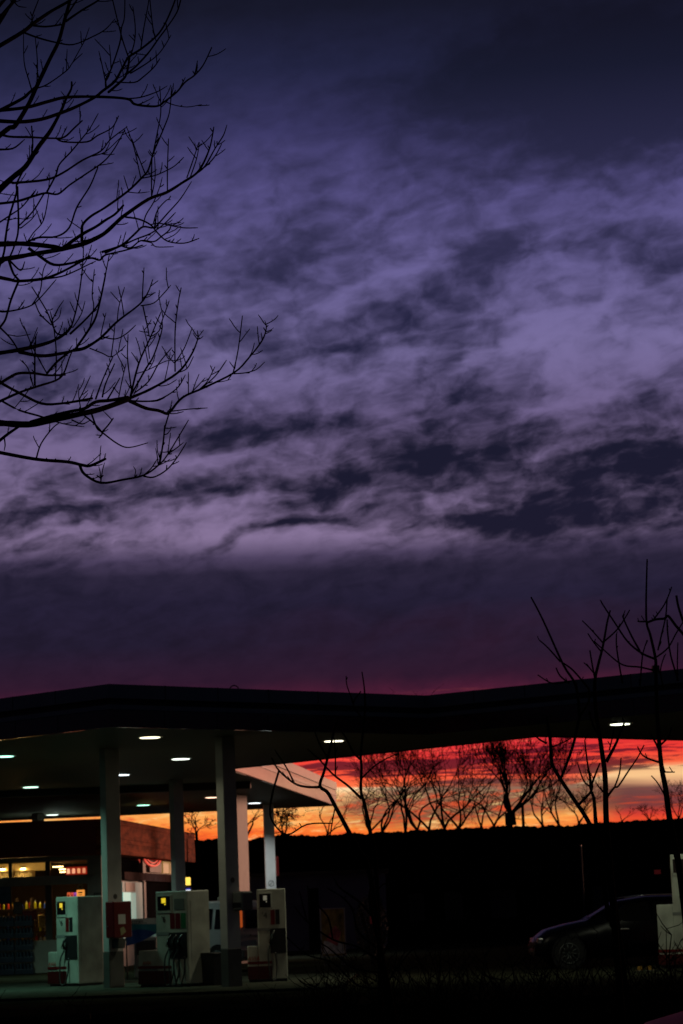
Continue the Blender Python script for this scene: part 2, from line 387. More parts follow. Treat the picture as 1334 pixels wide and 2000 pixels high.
strip(poly, 0, .10, ZB, ZB+.33).build('fascia_panel', M_redfasc, canopy, label='dark red lower band of the fascia')
gh = (Vector(cH)-Vector(cG)); ghn = Vector((gh.y, -gh.x)).normalized()*.012
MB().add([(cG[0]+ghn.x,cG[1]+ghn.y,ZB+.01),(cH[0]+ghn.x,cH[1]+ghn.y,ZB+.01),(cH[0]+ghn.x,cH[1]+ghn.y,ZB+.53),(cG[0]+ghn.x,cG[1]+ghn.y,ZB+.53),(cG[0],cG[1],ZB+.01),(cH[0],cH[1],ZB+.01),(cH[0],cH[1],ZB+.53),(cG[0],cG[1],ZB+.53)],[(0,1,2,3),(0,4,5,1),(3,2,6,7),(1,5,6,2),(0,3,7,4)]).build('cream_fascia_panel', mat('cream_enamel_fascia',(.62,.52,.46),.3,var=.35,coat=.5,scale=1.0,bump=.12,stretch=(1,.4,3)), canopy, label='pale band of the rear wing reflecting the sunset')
strip(poly, -.035, .10, ZB+.333, ZB+.42).build('fascia_trim', M_fpale, canopy)
strip(poly, .02, .10, ZB+.423, ZB+.535).build('fascia_groove', M_fdark, canopy)
strip(poly, -.05, .10, ZB+.538, ZT).build('fascia_cap', M_fpale, canopy)
jt = MB()
for a_, b_ in ((cA,cB),(cB,cC),(cC,cD)):
    e_ = Vector(b_)-Vector(a_); L_ = e_.length; e_.normalize(); n_ = Vector((e_.y,-e_.x))
    for k in range(1, int(L_/1.25)):
        p_ = Vector(a_)+e_*k*1.25; MJ = Matrix(((e_.x, n_.x,0,p_.x),(e_.y, n_.y,0,p_.y),(0,0,1,0),(0,0,0,1)))
        jt.box(-.008,-.01,ZB+.54,.008,.053,ZT+.004, M=MJ).box(-.006,-.01,ZB+.01,.006,.003,ZB+.33, M=MJ)
jt.build('panel_joints', M_fdark, canopy, kind='stuff')
# seams in the cap, a small lifting loop and a roof outlet
sm = MB(); q = at_z(456, 1347, ZT); lp = []
for i in range(13):
    a = math.pi*i/12; lp.append((q.x+.10*math.cos(a), q.y+.3, ZT-.02+.13*math.sin(a)))
sm.tube(lp, [.012]*13, 6); sm.build('lifting_loop', M_black, canopy)
q = at_z(845, 1362, ZT)
MB().box(q.x-.25, q.y+.5, ZT-.1, q.x+.25, q.y+.9, ZT+.08, .03).build('roof_outlet', M_greyd, canopy)
q = at_z(1285, 1300, ZT)
MB().box(q.x-.07, q.y+.3, ZT-.1, q.x+.07, q.y+.45, ZT+.035, .01).build('roof_outlet', M_greyd, canopy)
q0, q1 = at_z(0,1549,ZB), at_z(455,1528,ZB)
MB().box(q0.x-6, 66.0, ZB-.16, cG[0]+.2, 66.35, ZB+.028).build('soffit_shade_band', M_fdark, canopy)  # added dark beam standing in for the unlit band of the underside

# lamps in the soffit
lamp_tints = [(.72,1,.93),(.95,1,.86),(.70,.95,1)]
LS_ = [(1,.96,.62,8),(.9,1,.85,11),(.42,1,.76,75),(.8,.95,1,12),(.60,1,.78,60),(.8,1,.85,14),(.4,1,.7,14),(1,.62,.42,22),(.75,.9,.8,55),(1,.93,.66,44),(.95,1,.72,38),(.9,.97,1,62)]
LM = [emis('lamp_lens_glow_%d'%i, c[:3], 3.2) for i, c in enumerate(LS_)]
LAMPS = [(293,1441,1,'nearest lamp under the canopy, above and right of the left pillar'),(353,1483,2,'long soffit lamp left of the near right pillar'),
  (8,1478,2,'soffit lamp at the far left edge of the canopy'),(237,1514,2,'small soffit lamp touching the right side of the left pillar'),
  (60,1538,0,'soffit lamp over the left end of the shop'),(329,1538,0,'soffit lamp just left of the middle pillar'),(280,1573,0,'greenish far soffit lamp above the shop side fascia'),
  (414,1558,1,'soffit lamp half hidden by the near right pillar'),(102,1592,2,'farthest left soffit lamp close over the shop roof'),
  (652,1448,0,'soffit lamp at the start of the right wing, crossed by a branch'),(1211,1415,0,'rightmost soffit lamp in the right wing behind saplings'),
  (497,1569,2,'far soffit lamp beside the slim white pillar')]
for k, (px, py, t, lab) in enumerate(LAMPS):
    q = at_z(px, py, ZB)
    t_ = thing('canopy_lamp', lab, 'lamp', (q.x, q.y, ZB), R(40), 'round lamps set into the canopy soffit')
    hb = MB(); n = 24
    hb.cyl((0,0,.006), .26, .022, n=n); hb.build('lamp_rim', M_white, t_)
    MB().cyl((0,0,-.004), .20, .008, n=n).build('lamp_lens', LM[k], t_)
    la = bpy.data.lights.new('lamp_light', 'AREA'); la.shape = 'DISK'; la.size = .38; la.color = LS_[k][:3]; la.energy = LS_[k][3]; la.spread = R(125)
    lo = bpy.data.objects.new('lamp_light', la); col.objects.link(lo); lo.parent = t_; lo.location = (0,0,-.012)

# pillars
PHI = R(42)
def pillar(px, py, D, w1, w2, lab, m=M_white, plinth=True, top=None, rz=-PHI):
    c = at(px, py, D); top = top or ZB+.025
    t = thing('canopy_pillar', lab, 'pillar', (c.x, c.y, 0), rz, 'rectangular pillars carrying the canopy')
    MB().box(-w1/2,-w2/2,.8,w1/2,w2/2,top,.008).build('shaft', m, t)
    if plinth: MB().box(-w1/2-.006,-w2/2-.006,0,w1/2+.006,w2/2+.006,.797,.008).build('plinth', M_greyd, t)
    return t
M_sticker = mat('sticker_ring', (.10,.10,.09), .6)
def sticker(t, w1, w2, z):
    MB().cyl((w1/2+.001,0,z), .055, .004, 'x').build('sticker', M_sticker, t)
p1 = pillar(219, 1750, 51.2, .19, .40, 'left front pillar carrying the red box'); sticker(p1,.19,.40,1.5+40*51/4700)
p3 = pillar(448, 1750, 48.9, .21, .37, 'near right pillar with yellowish left face beside the bin'); sticker(p3,.21,.37,2.15)
p2 = pillar(348, 1700, 64, .18, .36, 'middle pillar rising behind the numbered pump')
p3b = pillar(472, 1700, 73, .16, .62, 'pinkish lit pillar standing just behind the near right pillar', m=M_white, rz=R(-28))
p4 = pillar(528, 1700, 81.0, .34, .24, 'slim bright white pillar behind the rightmost of the three left pumps', rz=R(8)); 
pillar(74, 1590, 81, .30, .30, 'far left pillar behind the shop roof')
q = at(530, 1730, 77)
MB().tube([(.09*math.cos(a*math.pi/8), -.125, 2.42+.09*math.sin(a*math.pi/8)) for a in range(17)], [.008]*17, 5).tube([(-.06,-.125,2.36),(.06,-.125,2.48)],[.008,.008],5).build('sticker', M_black, p4)
q = at(543, 1692, 77)
MB().box(.18,-.28,3.0-.35,.26,-.10,3.0+.30,.01).build('sign_plate', M_red, p4)

# things on the pillars
MB_red = thing('wall_box', 'red metal box with pale sticker mounted on the left front pillar', 'service box', tuple(p1.location), -PHI)
MB().box(.10,-.30,1.08,.36,.22,1.83,.02).build('case', M_red, MB_red)
MB().box(.361,-.17,1.36,.364,.03,1.56).build('paper_label', M_white, MB_red)
MB().add([(.365,-.10,1.12),(.365,.04,1.2),(.365,-.02,1.31),(.365,-.13,1.27)],[(0,1,2,3)]).build('paper_label', mat('olive_label',(.3,.3,.15),.6), MB_red)
MB().cyl((.18,-.318,1.32), .012, .02, 'y', 10).build('knob', M_alu, MB_red)
MB().prism_y([(.12,.86),(.30,.86),(.33,1.06),(.11,1.06)],-.14,.06).build('towel_tray', M_greyd, MB_red)
gb = thing('dispenser_box', 'grey box hung on the right side of the near right pillar', 'dispenser', tuple(p3.location), -PHI)
MB().box(.112,-.05,1.54,.40,.28,1.92,.03).build('case', M_grey, gb)
MB().box(.14,-.054,1.6,.37,-.051,1.7).build('slot', M_black, gb)
q = at(418, 1900, 50.2)
bn = thing('litter_bin', 'black litter bin between the middle pump and the near right pillar', 'bin', (q.x, q.y, .045), -PHI)
MB().add([(x*w,y*w,z) for w,z in ((.17,0),(.20,.62)) for x,y in ((-1,-1),(1,-1),(1,1),(-1,1))],[(3,2,1,0),(4,5,6,7),(0,1,5,4),(1,2,6,5),(2,3,7,6),(3,0,4,7)]).build('body', M_black, bn)
MB().box(-.21,-.21,.62,.21,.21,.67,.02).build('rim', M_rubber, bn)

# ------------------------------------------------------------------ pump island
a0, a1 = at_z(40, 1940, .05), at_z(655, 1940, .05)
isl = thing('pump_island', 'low concrete island with worn kerb edge carrying the pumps', 'island', (0,0,0))
ip = [(a0.x-.2,46.6),(a1.x-.25,46.2),(a1.x,46.5),(a1.x+.35,55.5),(a1.x,56.2),(a0.x-1.5,57.5),(a0.x-1.8,57)]
MB().prism(ip, .0, .045).build('slab', M_conc, isl)
MB().prism([(x*1.0,y) for x,y in inset(ip,-.05)], .0, .055).build('kerb_edge', mat('kerb_stone',(.04,.045,.035),1.0,spec=0,var=.5,scale=4), isl)
M_scr_y = emis('lit_yellow_display', (1,.72,.02), .75); M_scr_w = emis('dim_display', (.75,.7,.5), .16)
def pump(px, D, we, wt, dp, lab, num, panels, H=1.99, zs=.80, zr=.48, letter=True, second=False, nozz=3, scr=None, base=.045, disp=True, phi=PHI):
    c = at(px, 1800, D); W = we+wt
    cz, sz = math.cos(-phi), math.sin(-phi)
    lx, ly = W/2, -dp/2
    t = thing('fuel_pump', lab, 'fuel pump', (c.x-(cz*lx-sz*ly), c.y-(sz*lx+cz*ly), base*.99), -phi, 'fuel pumps under the canopy')
    H -= base; zs -= base; zr -= base
    x0, x1, xt, y0, y1 = -W/2, W/2, -W/2+we, -dp/2, dp/2
    mb = MB().box(x0,y0,.06,xt-.002,y1,zs,.015).box(xt,y0-.01,.06,x1,y1+.01,H,.018); mb.build('housing', M_pump, t)
    MB().box(x0+.02,y0+.03,0,x1-.02,y1-.03,.058).build('plinth', M_black, t)
    F = lambda f: xt+wt*f
    yf = y0-.012
    MB().box(x0-.003,y0-.014,.065,F(.46),y0-.0102,zr-.10).build('lower_panel', M_redshade, t)
    MB().box(x0-.003,y0-.014,zr-.055,F(.46),y0-.0102,zr).build('stripe', M_red, t)
    if disp:
        MB().box(F(.05),yf-.012,H-.44,F(.52),yf,H-.07,.006).build('display_frame', M_pump, t)
        MB().box(F(.09),yf-.018,H-.38,F(.48),yf-.0125,H-.10).build('display', M_screen, t)
        if scr: MB().box(F(.22),yf-.021,H-.235,F(.35),yf-.0185,H-.135).box(F(.31),yf-.021,H-.275,F(.35),yf-.0185,H-.25).build('lit_digits', scr, t)
        for f in (.06,.50): MB().cyl((F(f), yf-.016, H-.40), .012, .01, 'y', 10).build('lock', M_black, t)
    if second: MB().box(F(.60),yf-.006,H-.38,F(.92),yf,H-.16).build('card_reader', M_greyd, t)
    pw = .46/max(2,len(panels))
    for i, m in enumerate(panels):
        MB().box(F(.46+i*.17),yf-.005,1.54-base-.31,F(.46+i*.17+.145),yf,1.54-base).build('price_panel', m, t)
    MB().box(x0+we,yf-.003,1.10-base,F(.41),yf,1.165-base).build('grip_band', M_grey, t)
    zb0, zb1 = .64-base, 1.15-base
    MB().box(F(.42),yf-.01,zb0,F(.97),yf,zb1).build('nozzle_bay', M_black, t)
    for i in range(nozz):
        f = .50+i*.17; x = F(f)
        nz = MB()
        nz.tube([(x-.05,yf-.03,zb1-.30),(x-.03,yf-.09,zb1-.20),(x+.01,yf-.10,zb1-.12),(x+.04,yf-.05,zb1-.06)], [.028,.03,.024,.012], 8)
        nz.tube([(x-.05,yf-.03,zb1-.30),(x-.035,yf-.14,zb1-.27),(x,yf-.13,zb1-.16)], [.008]*3, 5)
        n_o = nz.build('nozzle', M_black, t)
        MB().tube([(x+.012,yf-.104,zb1-.11),(x+.045,yf-.066,zb1-.04)], [.009,.008], 6).build('spout', M_alu, n_o)
        hz = spline([(x-.05,yf-.04,zb1-.32),(x-.10-.03*i,yf-.12,zb1-.55),(x-.06,yf-.16,.10),(x+.04,yf-.13,.06),(x+.07,yf-.05,.30),(x+.05,yf-.01,zb0+.02)], 5)
        MB().tube(hz, [.016]*len(hz), 6).build('hose', M_rubber, t)
    if letter: text('lettering', 'AVIA', .12, M_redlet, t, (x0+we*.42+.02, yf-.003, zr+.055), shear=.25)
    text('number', "'"+num, .17, M_black, t, (F(.25), yf-.003, 1.42-base))
    MB().box(x1+.001,y0+.08,.45,x1+.004,y0+.085,H-.2).build('seam', M_grey, t)
    return t
pump(367, 49.9, .56, .945, .62, 'middle fuel pump number six with three price panels and lit yellow display', '6', [M_red,M_red,M_green], second=True, scr=M_scr_y)
pump(152, 53.4, .30, .715, .72, 'leftmost fuel pump, number six, standing in front of the shop window', '6', [M_red,M_black], nozz=1, scr=M_scr_y)
pump(559, 51.2, .23, .60, .44, 'fuel pump number four with pale dim display, right of the near pillar', '4', [M_red,M_black], nozz=1, scr=M_scr_w, H=1.97, phi=R(-2.5))
pump(1390, 50.6, .42, .95, .55, 'tall fuel pump number one cut off by the right edge', '1', [M_red,M_black], H=2.36, zs=1.33, zr=.40, letter=False, nozz=2, scr=None, base=.02)
pump(446, 67.0, .25, .40, .4, 'small distant pump mostly hidden behind the near right pillar', '2', [M_red], nozz=1, scr=None, base=.02, H=1.95)
q = at(1258, 1882, 50.5)
for i, dx in enumerate((-.09, .10)):
    b = thing('post_foot', ('left' if i == 0 else 'right')+' small yellow guard foot below the rightmost pump', 'guard foot', (q.x+dx, q.y, 0))
    MB().cyl((0,0,0), .06, .10, n=12, r2=.045).build('stub', mat('yellow_paint'+str(i),(.30,.15,.01),.7), b)
    MB().cyl((0,0,0), .075, .02, n=12).build('flange', M_grey, b)

# ------------------------------------------------------------------ shop
YF = 70.5
def FX(px, py=1750): return at(px, py, YF).x
def FZ(px, py): return at(px, py, YF).z
XL, XC = FX(-140), FX(199)
shop = thing('station_shop', 'petrol station shop with dark red fascia and warm lit windows', 'shop', (0,0,0))
sQ = at(338, 1660, 84.0); sP = Vector((XC, YF, 0)); sd = (Vector((sQ.x, sQ.y, 0))-sP); sl = sd.length; sdn = sd.normalized(); sn = Vector((sdn.y, -sdn.x, 0))
def side_hit(px, py):              # where the pixel's ray meets the side wall: distance along the wall and height
    d = ray(px, py); o = Vector((0,0,EYE)); t = (sP-o).dot(sn)/d.dot(sn); p = o+d*t
    return (p-sP).dot(sdn), p.z
SM = Matrix.Translation(sP) @ Matrix(((sdn.x, -sn.x, 0, 0), (sdn.y, -sn.y, 0, 0), (0,0,1,0), (0,0,0,1)))   # local x along the wall, y into it
def sbox(mb, s0, z0, s1, z1, y0, y1, b=0): return mb.box(s0, y0, z0, s1, y1, z1, b, M=SM)
ZF0, ZF1 = 3.30, 4.31
wl = MB()
wl.box(XL,YF,0,XC,YF+.18,.93)                                   # low wall
wl.box(XL,YF,2.50,XC,YF+.18,2.76); wl.box(XL,YF,3.17,XC,YF+.18,3.32)   # lintels
wl.box(FX(171),YF+.002,.93,XC,YF+.178,2.498); wl.box(FX(171),YF+.002,2.762,XC,YF+.178,3.168)
wl.build('front_wall', M_wall, shop)
M_brz = mat('bronze_frame',(.07,.07,.06),.5)
for a, b in ((17,24),(89,98),(-60,-52)): MB().box(FX(a),YF+.03,2.762,FX(b),YF+.15,3.168).build('window_mullion', M_brz, shop)
for a, b in ((88,101),(-62,-50)): MB().box(FX(a),YF+.03,.932,FX(b),YF+.15,2.498).build('window_mullion', M_brz, shop)
fb = MB(); fb.box(XL,YF-.9,ZF0,XC,YF+.2,ZF1,.02)
for z in (3.58,): fb.box(XL,YF-.915,z,XC+.0,YF-.902,z+.04)
fb.build('front_fascia', mat('shop_red_fascia',(.19,.012,.010),.5,var=.3,scale=1.2,bump=.15), shop, label='dark red fascia along the shop front')
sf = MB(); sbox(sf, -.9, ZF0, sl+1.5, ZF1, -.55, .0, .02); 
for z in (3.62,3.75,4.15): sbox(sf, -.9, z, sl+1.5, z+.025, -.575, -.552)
sf.build('side_fascia', mat('weathered_sunset_fascia',(.36,.085,.04),.8,spec=.03,var=.6,scale=1.2,bump=.25,stretch=(.5,1,5)), shop, label='side fascia catching the orange sunset')  # same fascia as the front, sunset orange mixed into its red
MB().box(XL,YF+.2,ZF1-.25,XC-.1,YF+12,ZF1-.12).build('roof', M_greyd, shop)
# side wall of glass and panels
g = MB(); sbox(g, .05, .02, sl, ZF0-.02, .06, .14); g.build('side_wall', M_greyd, shop)
def spanel(name, px0, py0, px1, py1, m, y0=-.03, y1=.058, **kw):
    s0, _ = side_hit(px0, (py0+py1)/2); s1, _ = side_hit(px1, (py0+py1)/2)
    z1 = side_hit((px0+px1)/2, py0)[1]; z0 = side_hit((px0+px1)/2, py1)[1]
    mb = MB(); sbox(mb, s0, z0, s1, z1, y0, y1); return mb.build(name, m, shop, **kw)
spanel('window_pane', 237, 1676, 274, 1704, M_glass)
spanel('mullion', 275, 1676, 280, 1722, M_greyd, -.07)
spanel('corner_panel', 290, 1676, 313, 1704, mat('dim_corner_panel',(.10,.09,.08),.6), -.045)
spanel('lit_window', 316, 1682, 336, 1706, emis('warm_small_window',(1,.55,.16),.22), -.05)
spanel('side_band', 237, 1706, 336, 1721, mat('pinkish_band',(.10,.07,.07),.9,spec=0), -.10)
spanel('painted_glow_panel', 237, 1723, 276, 1840, mat('painted_glow_wall',(.05,.07,.065),.35,var=.1,emit=(.30,.62,.52),estr=.14), -.05)  # lamp light on the wall painted in as emission, brighter strips at left
spanel('painted_glow_strip', 237, 1743, 252, 1800, emis('painted_glow_strong',(.40,.85,.70),.62), -.065, -.0505)
spanel('painted_glow_strip', 252.5, 1744, 262, 1800, emis('painted_glow_soft',(.28,.66,.55),.38), -.065, -.0505)
spanel('door_frame', 241, 1724, 260, 1742, mat('dark_teal_frame',(.03,.06,.06),.4), -.068, -.0505)
spanel('door_post', 277, 1723, 281, 1840, M_greyd, -.09)
spanel('painted_shade_panel', 283, 1722, 336, 1860, mat('painted_recess_shade',(.012,.009,.008),.9,spec=0), -.02)  # flat sheet over the wall, a recess's shade painted as its dark colour
# round neon emblem on the side wall
s_, z_ = side_hit(291, 1671)
ring = MB()
for rr in (.34, .24):
    pr = [SM @ Vector((s_+rr*5.0*math.cos(a*math.pi/16), -.12, z_+rr*math.sin(a*math.pi/16))) for a in range(33)]
    ring.tube(pr, [.035 if rr > .3 else .02]*33, 6, caps=False)
ring.build('round_neon_emblem', emis('red_neon',(1,.10,.06),.75), shop)

# interior
inn = MB()
inn.box(XL,YF+6,0,XC,YF+6.1,3.3); inn.box(XL-.1,YF+.2,0,XL,YF+6,3.3); inn.box(XC-.12,YF+.2,0,XC-.02,YF+6,3.2)
inn.build('inner_wall', mat('brown_interior_wall',(.10,.06,.03),.7), shop)
MB().box(XL,YF+.2,3.2,XC-.13,YF+5.99,3.29).build('inner_ceiling', M_cream, shop)
MB().box(XL,YF+.2,.02,XC-.13,YF+5.99,.06).build('inner_floor', mat('brown_tiles',(.12,.08,.05),.4), shop)
MB().box(FX(24),YF+.5,2.95,FX(90),YF+1.2,3.16).box(FX(-40),YF+.5,2.95,FX(17),YF+1.2,3.16).build('painted_glow_bulkhead', mat('cream_painted_glow',(.6,.45,.2),.6,emit=(1,.50,.09),estr=.20), shop)  # no lamp: the lit look of the ceiling soffit painted in as emission
def inlamp(px, py, D, lab, r=.2, s=9):
    q = at(px, py, D)
    t = thing('ceiling_light', lab, 'ceiling light', tuple(q), 0, 'warm lights inside the shop')
    MB().cyl((0,0,0), r*1.15, .05, n=18).build('housing', M_white, t)
    MB().cyl((0,0,-.025), r, .023, n=18).build('diffuser', emis('warm_diffuser_'+str(px),(1,.66,.24),s), t)
inlamp(113, 1692, 73.5, 'flat warm light behind the third clerestory pane', .16, 7)
inlamp(123, 1697, 74.8, 'upper of two round warm lights left of the red lanterns', .12, 9)
inlamp(123, 1702.5, 74.8, 'lower of two round warm lights left of the red lanterns', .10, 7)
for k, (px_, py_) in enumerate(((45,1696),(5,1697))):  # added lamps, put in only to brighten the jars
    inlamp(px_, py_, 70.95, ('added warm light brightening the cream jars in the second pane','added warm light brightening the jars at the left edge')[k], .07, 34)
def pbox(name, px0, py0, px1, py1, D, depth, m, lab, cat, b=.01, group=None):
    a = at(px0, (py0+py1)/2, D).x; c = at(px1, (py0+py1)/2, D).x; z1 = at((px0+px1)/2, py0, D).z; z0 = at((px0+px1)/2, py1, D).z
    t = thing(name, lab, cat, ((a+c)/2, D, z0), 0, group); w = (c-a)/2
    MB().box(-w,0,0,w,depth,z1-z0,b).build('body', m, t); return t, w, z1-z0
# high shelf with cream jars
hs = thing('high_shelf', 'high shelf behind the clerestory windows carrying cream jars', 'shelf', (0,YF+.75,2.70))
MB().box(FX(-30),-.25,0,FX(88),.25,.05).build('board', M_wood, hs)
for k in (0,1): MB().box(FX(-28+k*110),-.02,-.3,FX(-26+k*110),.2,0).build('bracket', M_alu, hs)
jar_prof = [(.0,.095),(.02,.105),(.24,.105),(.27,.07)]
def jar(x, y, z, m, lab, cat, group, s=1.0, cap=M_wood):
    t = thing('jar', lab, cat, (x, y, z), 0, group); mb = MB()
    for (h0, r0), (h1, r1) in zip(jar_prof, jar_prof[1:]): mb.cyl((0,0,h0*s), r0*s, (h1-h0)*s, n=14, r2=r1*s)
    mb.build('body', m, t); MB().cyl((0,0,.275*s), .06*s, .04*s, n=12).build('lid', cap, t); return t
M_jar = mat('cream_jar', (.75,.60,.34), .5)
for k, px in enumerate((-6, 3.5, 12, 29, 38, 47, 55)):
    jar(FX(px), YF+.72, 2.752, M_jar, 'cream jar standing on the high shelf behind the clerestory glass', 'jar', 'cream jars on the high shelf', 1.12)
# four lit lanterns in a red frame
M_lan = [emis('lantern_glow_%d'%k, c, s) for k, (c, s) in enumerate((((1,.52,.28),1.0),((1,.42,.22),.95),((1,.40,.16),.8),((1,.36,.18),.7)))]
lf, w_, h_ = pbox('lantern_sign', 128, 1693, 171, 1708, 72.4, .12, emis('red_sign_frame',(1,.03,.01),.22), 'red lit sign frame with four glowing arches, upper right of the shop', 'lit sign')
for k in range(4):
    cx = -w_+.085+k*.155; P = [(cx-.045,.035),(cx+.045,.035),(cx+.045,.15)]+[(cx+.045*math.cos(a*math.pi/8),.15+.035*math.sin(a*math.pi/8)) for a in range(1,8)]+[(cx-.045,.15)]
    MB().prism_y(P, -.02, -.002).build('glowing_arch', M_lan[k], lf)
# lower window display
ob, w_, h_ = pbox('orange_lit_display', 149.5, 1738, 164, 1752.5, 72.2, .2, emis('orange_light_box',(1,.36,.06),.85), 'orange glowing display box with dark lettering under the wall clock', 'display box')
MB().box(-w_*.5,-.006,h_*.55,w_*.6,-.002,h_*.72).box(-w_*.5,-.006,h_*.3,w_*.5,-.002,h_*.38).build('lettering_bar', M_wood, ob)
ck, w_, h_ = pbox('wall_clock', 156.9, 1731.9, 157.1, 1732.1, 71.9, .001, M_black, 'round grey rimmed clock above the orange display', 'clock', 0)
MB().cyl((0,-.03,0), .092, .03, 'y', 24).build('rim', M_grey, ck); MB().cyl((0,-.036,0), .035, .005, 'y', 18).build('hub', M_black, ck)
for k, (a, b, c) in enumerate(((131,137,(1,.16,.05)),(138.5,143,(1,.10,.08)),(144.5,149,(.5,.10,.65)))):
    o, w_, h_ = pbox('glowing_drink_box', a, 1743, b, 1753, 72.3+.1*k, .12, emis('vend_glow_%d'%k, c, .55),
        ('left','middle','purplish right')[k]+' small glowing drinks box beside the orange display', 'drinks box')
    MB().box(-w_*.4,-.006,.03,w_*.4,-.002,h_*.6).build('front_label', M_wood, o)
sh = thing('product_shelf', 'wooden shelf unit stocked with drinks behind the left shop window', 'shelf unit', (0,YF+1.0,.06))
for z in (.78,1.10,1.42,1.76): MB().box(FX(-25),-.2,z,FX(87),.25,z+.03).build('shelf_board', M_wood, sh)
for px in (-25,22,51,86): MB().box(FX(px),-.2,0,FX(px)+.04,.25,2.1).build('upright', M_wood, sh)
rnd = random.Random(5)
PC = [((.75,.55,.35),'cream'),((.65,.35,.05),'amber'),((.5,.5,.02),'yellow green'),((.03,.08,.5),'blue'),((.55,.05,.03),'red'),((.5,.5,.5),'pale grey'),((.35,.18,.05),'brown')]
PMs = [mat('bottle_'+n.replace(' ','_'), c, .3) for c, n in PC]
shn = ['lowest','second','third','top']
for r_, z in enumerate((.81,1.13,1.45,1.79)):
    for k in range(12):
        px = -20+k*9+rnd.uniform(-1,1)
        if px in range(18,24): continue
        c = rnd.randrange(7); h = rnd.uniform(.16,.25); x = FX(px)
        t = thing('bottle', '%s bottle on the %s shelf inside the left shop window'%(PC[c][1], shn[r_]), 'bottle', (x, YF+.9+rnd.uniform(-.03,.05), z+.062), 0, '%s bottles on the %s shelf'%(PC[c][1], shn[r_]))
        MB().cyl((0,0,0), .042, h*.62, n=10).cyl((0,0,h*.62), .042, h*.2, n=10, r2=.014).build('body', PMs[c], t)
        MB().cyl((0,0,h*.82), .018, h*.18, n=8).build('cap', PMs[(c+3)%7], t)
inlamp(70, 1719, 71.1, 'added warm light brightening the stocked shelf from behind the lintel', .10, 60)  # added lamps out of view behind the lintel, to brighten the goods
inlamp(30, 1721, 71.1, 'added warm light hidden by the lintel, brightening the left window goods', .10, 40)
# posters in the window
for a in [('window_poster',-4,1732,21,1764,YF+.02,(.10,.20,.30),'pale blue poster taped in the left shop window'),
          ('notice',27,1763,43,1784,YF-.01,(.30,.34,.30),'pale notice sheet above the drinks crates'),
          ('framed_notice',185,1745,197,1763,YF-.05,(.30,.32,.28),'framed notice on the grey wall right of the leftmost pump')]:
    o, w_, h_ = pbox(a[0], a[1], a[2], a[3], a[4], a[5], .03, mat(a[0]+'_paper', a[6], .6, var=.5, scale=6), a[7], 'notice' if 'notice' in a[0] else 'poster', 0)
    e = MB(); 
    for (x0,z0,x1,z1) in ((-w_-.02,-.02,w_+.02,0),(-w_-.02,h_,w_+.02,h_+.02),(-w_-.02,0,-w_,h_),(w_,0,w_+.02,h_)): e.box(x0,-.012,z0,x1,.03,z1)
    e.build('frame', M_black, o)
o, w_, h_ = pbox('woven_basket', 74, 1786, 87, 1812, YF+.45, .2, mat('woven_yellow',(.45,.33,.12),.7,var=.8,scale=25), 'yellowish woven basket low in the left shop window', 'basket', .03)
MB().tube([(-w_,.1,h_)]+[(w_*math.cos(math.pi-a*math.pi/8),.1,h_+.09*math.sin(a*math.pi/8)) for a in range(1,8)]+[(w_,.1,h_)],[.012]*9,6).build('handle', M_wood, o)
# crates of drinks stacked outside
M_shr = mat('shrink_wrapped_water', (.012,.030,.050), .35, var=.7, scale=14, coat=.3); M_cr = mat('crate_blue', (.010,.018,.035), .5)
rows = ['bottom','second','third','fourth','top']
cs = ['far left','middle','right']
for r_ in range(5):
    for k in range(3):
        x0 = FX(-34)+k*.535
        t = thing('drinks_crate', 'dark blue crate of wrapped bottles, %s row, %s of the stack outside the shop'%(rows[r_], cs[k]), 'crate', (x0+.26, YF-1.0, r_*.335+.012), 0, 'drinks crates stacked outside the shop')
        MB().box(-.26,-.2,0,.26,.2,.15,.01).build('crate', M_cr, t)
        bt = MB()
        for i in range(5):
            for j in range(2): bt.cyl((-.20+i*.10,-.12+j*.22,.13), .044, .13, n=8, r2=.04).cyl((-.20+i*.10,-.12+j*.22,.26), .04, .05, n=8, r2=.014)
        bt.build('bottles', M_shr, t, kind='stuff')
o, w_, h_ = pbox('red_cooler_box', 43, 1782, 70, 1797, YF-1.1, .35, M_red, 'red cool box on top of the drinks crates', 'cool box', .03)
MB().box(-w_-.01,-.01,h_,w_+.01,.36,h_+.04,.01).build('lid', M_red, o)

# banner beside the shop, ice chest below
q0, q1 = at(246, 1795, 59.2), at(309, 1800, 59.2)
bnr = thing('promotional_banner', 'white and blue wavy banner with dark script beside the middle pump', 'banner', (q0.x, 59.2, 0))
Wb = q1.x-q0.x; zt = q0.z; zb = at(270, 1846, 59.2).z
def wave_strip(z0f, z1f, y):
    vs, fs = [], []; n = 24
    for i in range(n+1):
        u = i/n; yy = y+.03*math.sin(u*9); vs += [(u*Wb, yy, z0f(u)), (u*Wb, yy, z1f(u))]
    for i in range(n): fs.append((2*i, 2*i+2, 2*i+3, 2*i+1))
    return vs, fs
f1 = lambda u: zt-.12-.03*u; f2 = lambda u: zt-.26+.10*math.sin(u*3.0+.3)-.10; f3 = lambda u: zb+.30*u**1.5
MB().add(*wave_strip(f1, lambda u: zt+.0*u, 0)).build('white_band', M_white, bnr)
MB().add(*wave_strip(f2, f1, 0)).build('teal_band', mat('teal_print',(.01,.22,.28),.5), bnr)
MB().add(*wave_strip(f3, f2, 0)).build('blue_band', mat('blue_print',(.01,.06,.28),.5), bnr)
text('script', 'Mattan...', .15, M_black, bnr, (Wb*.32, -.045, zt-.075), shear=.4)
for x in (0, Wb): MB().tube([(x,.03,0),(x,.03,zt+.05)], [.02,.02], 6).build('post', M_greyd, bnr)
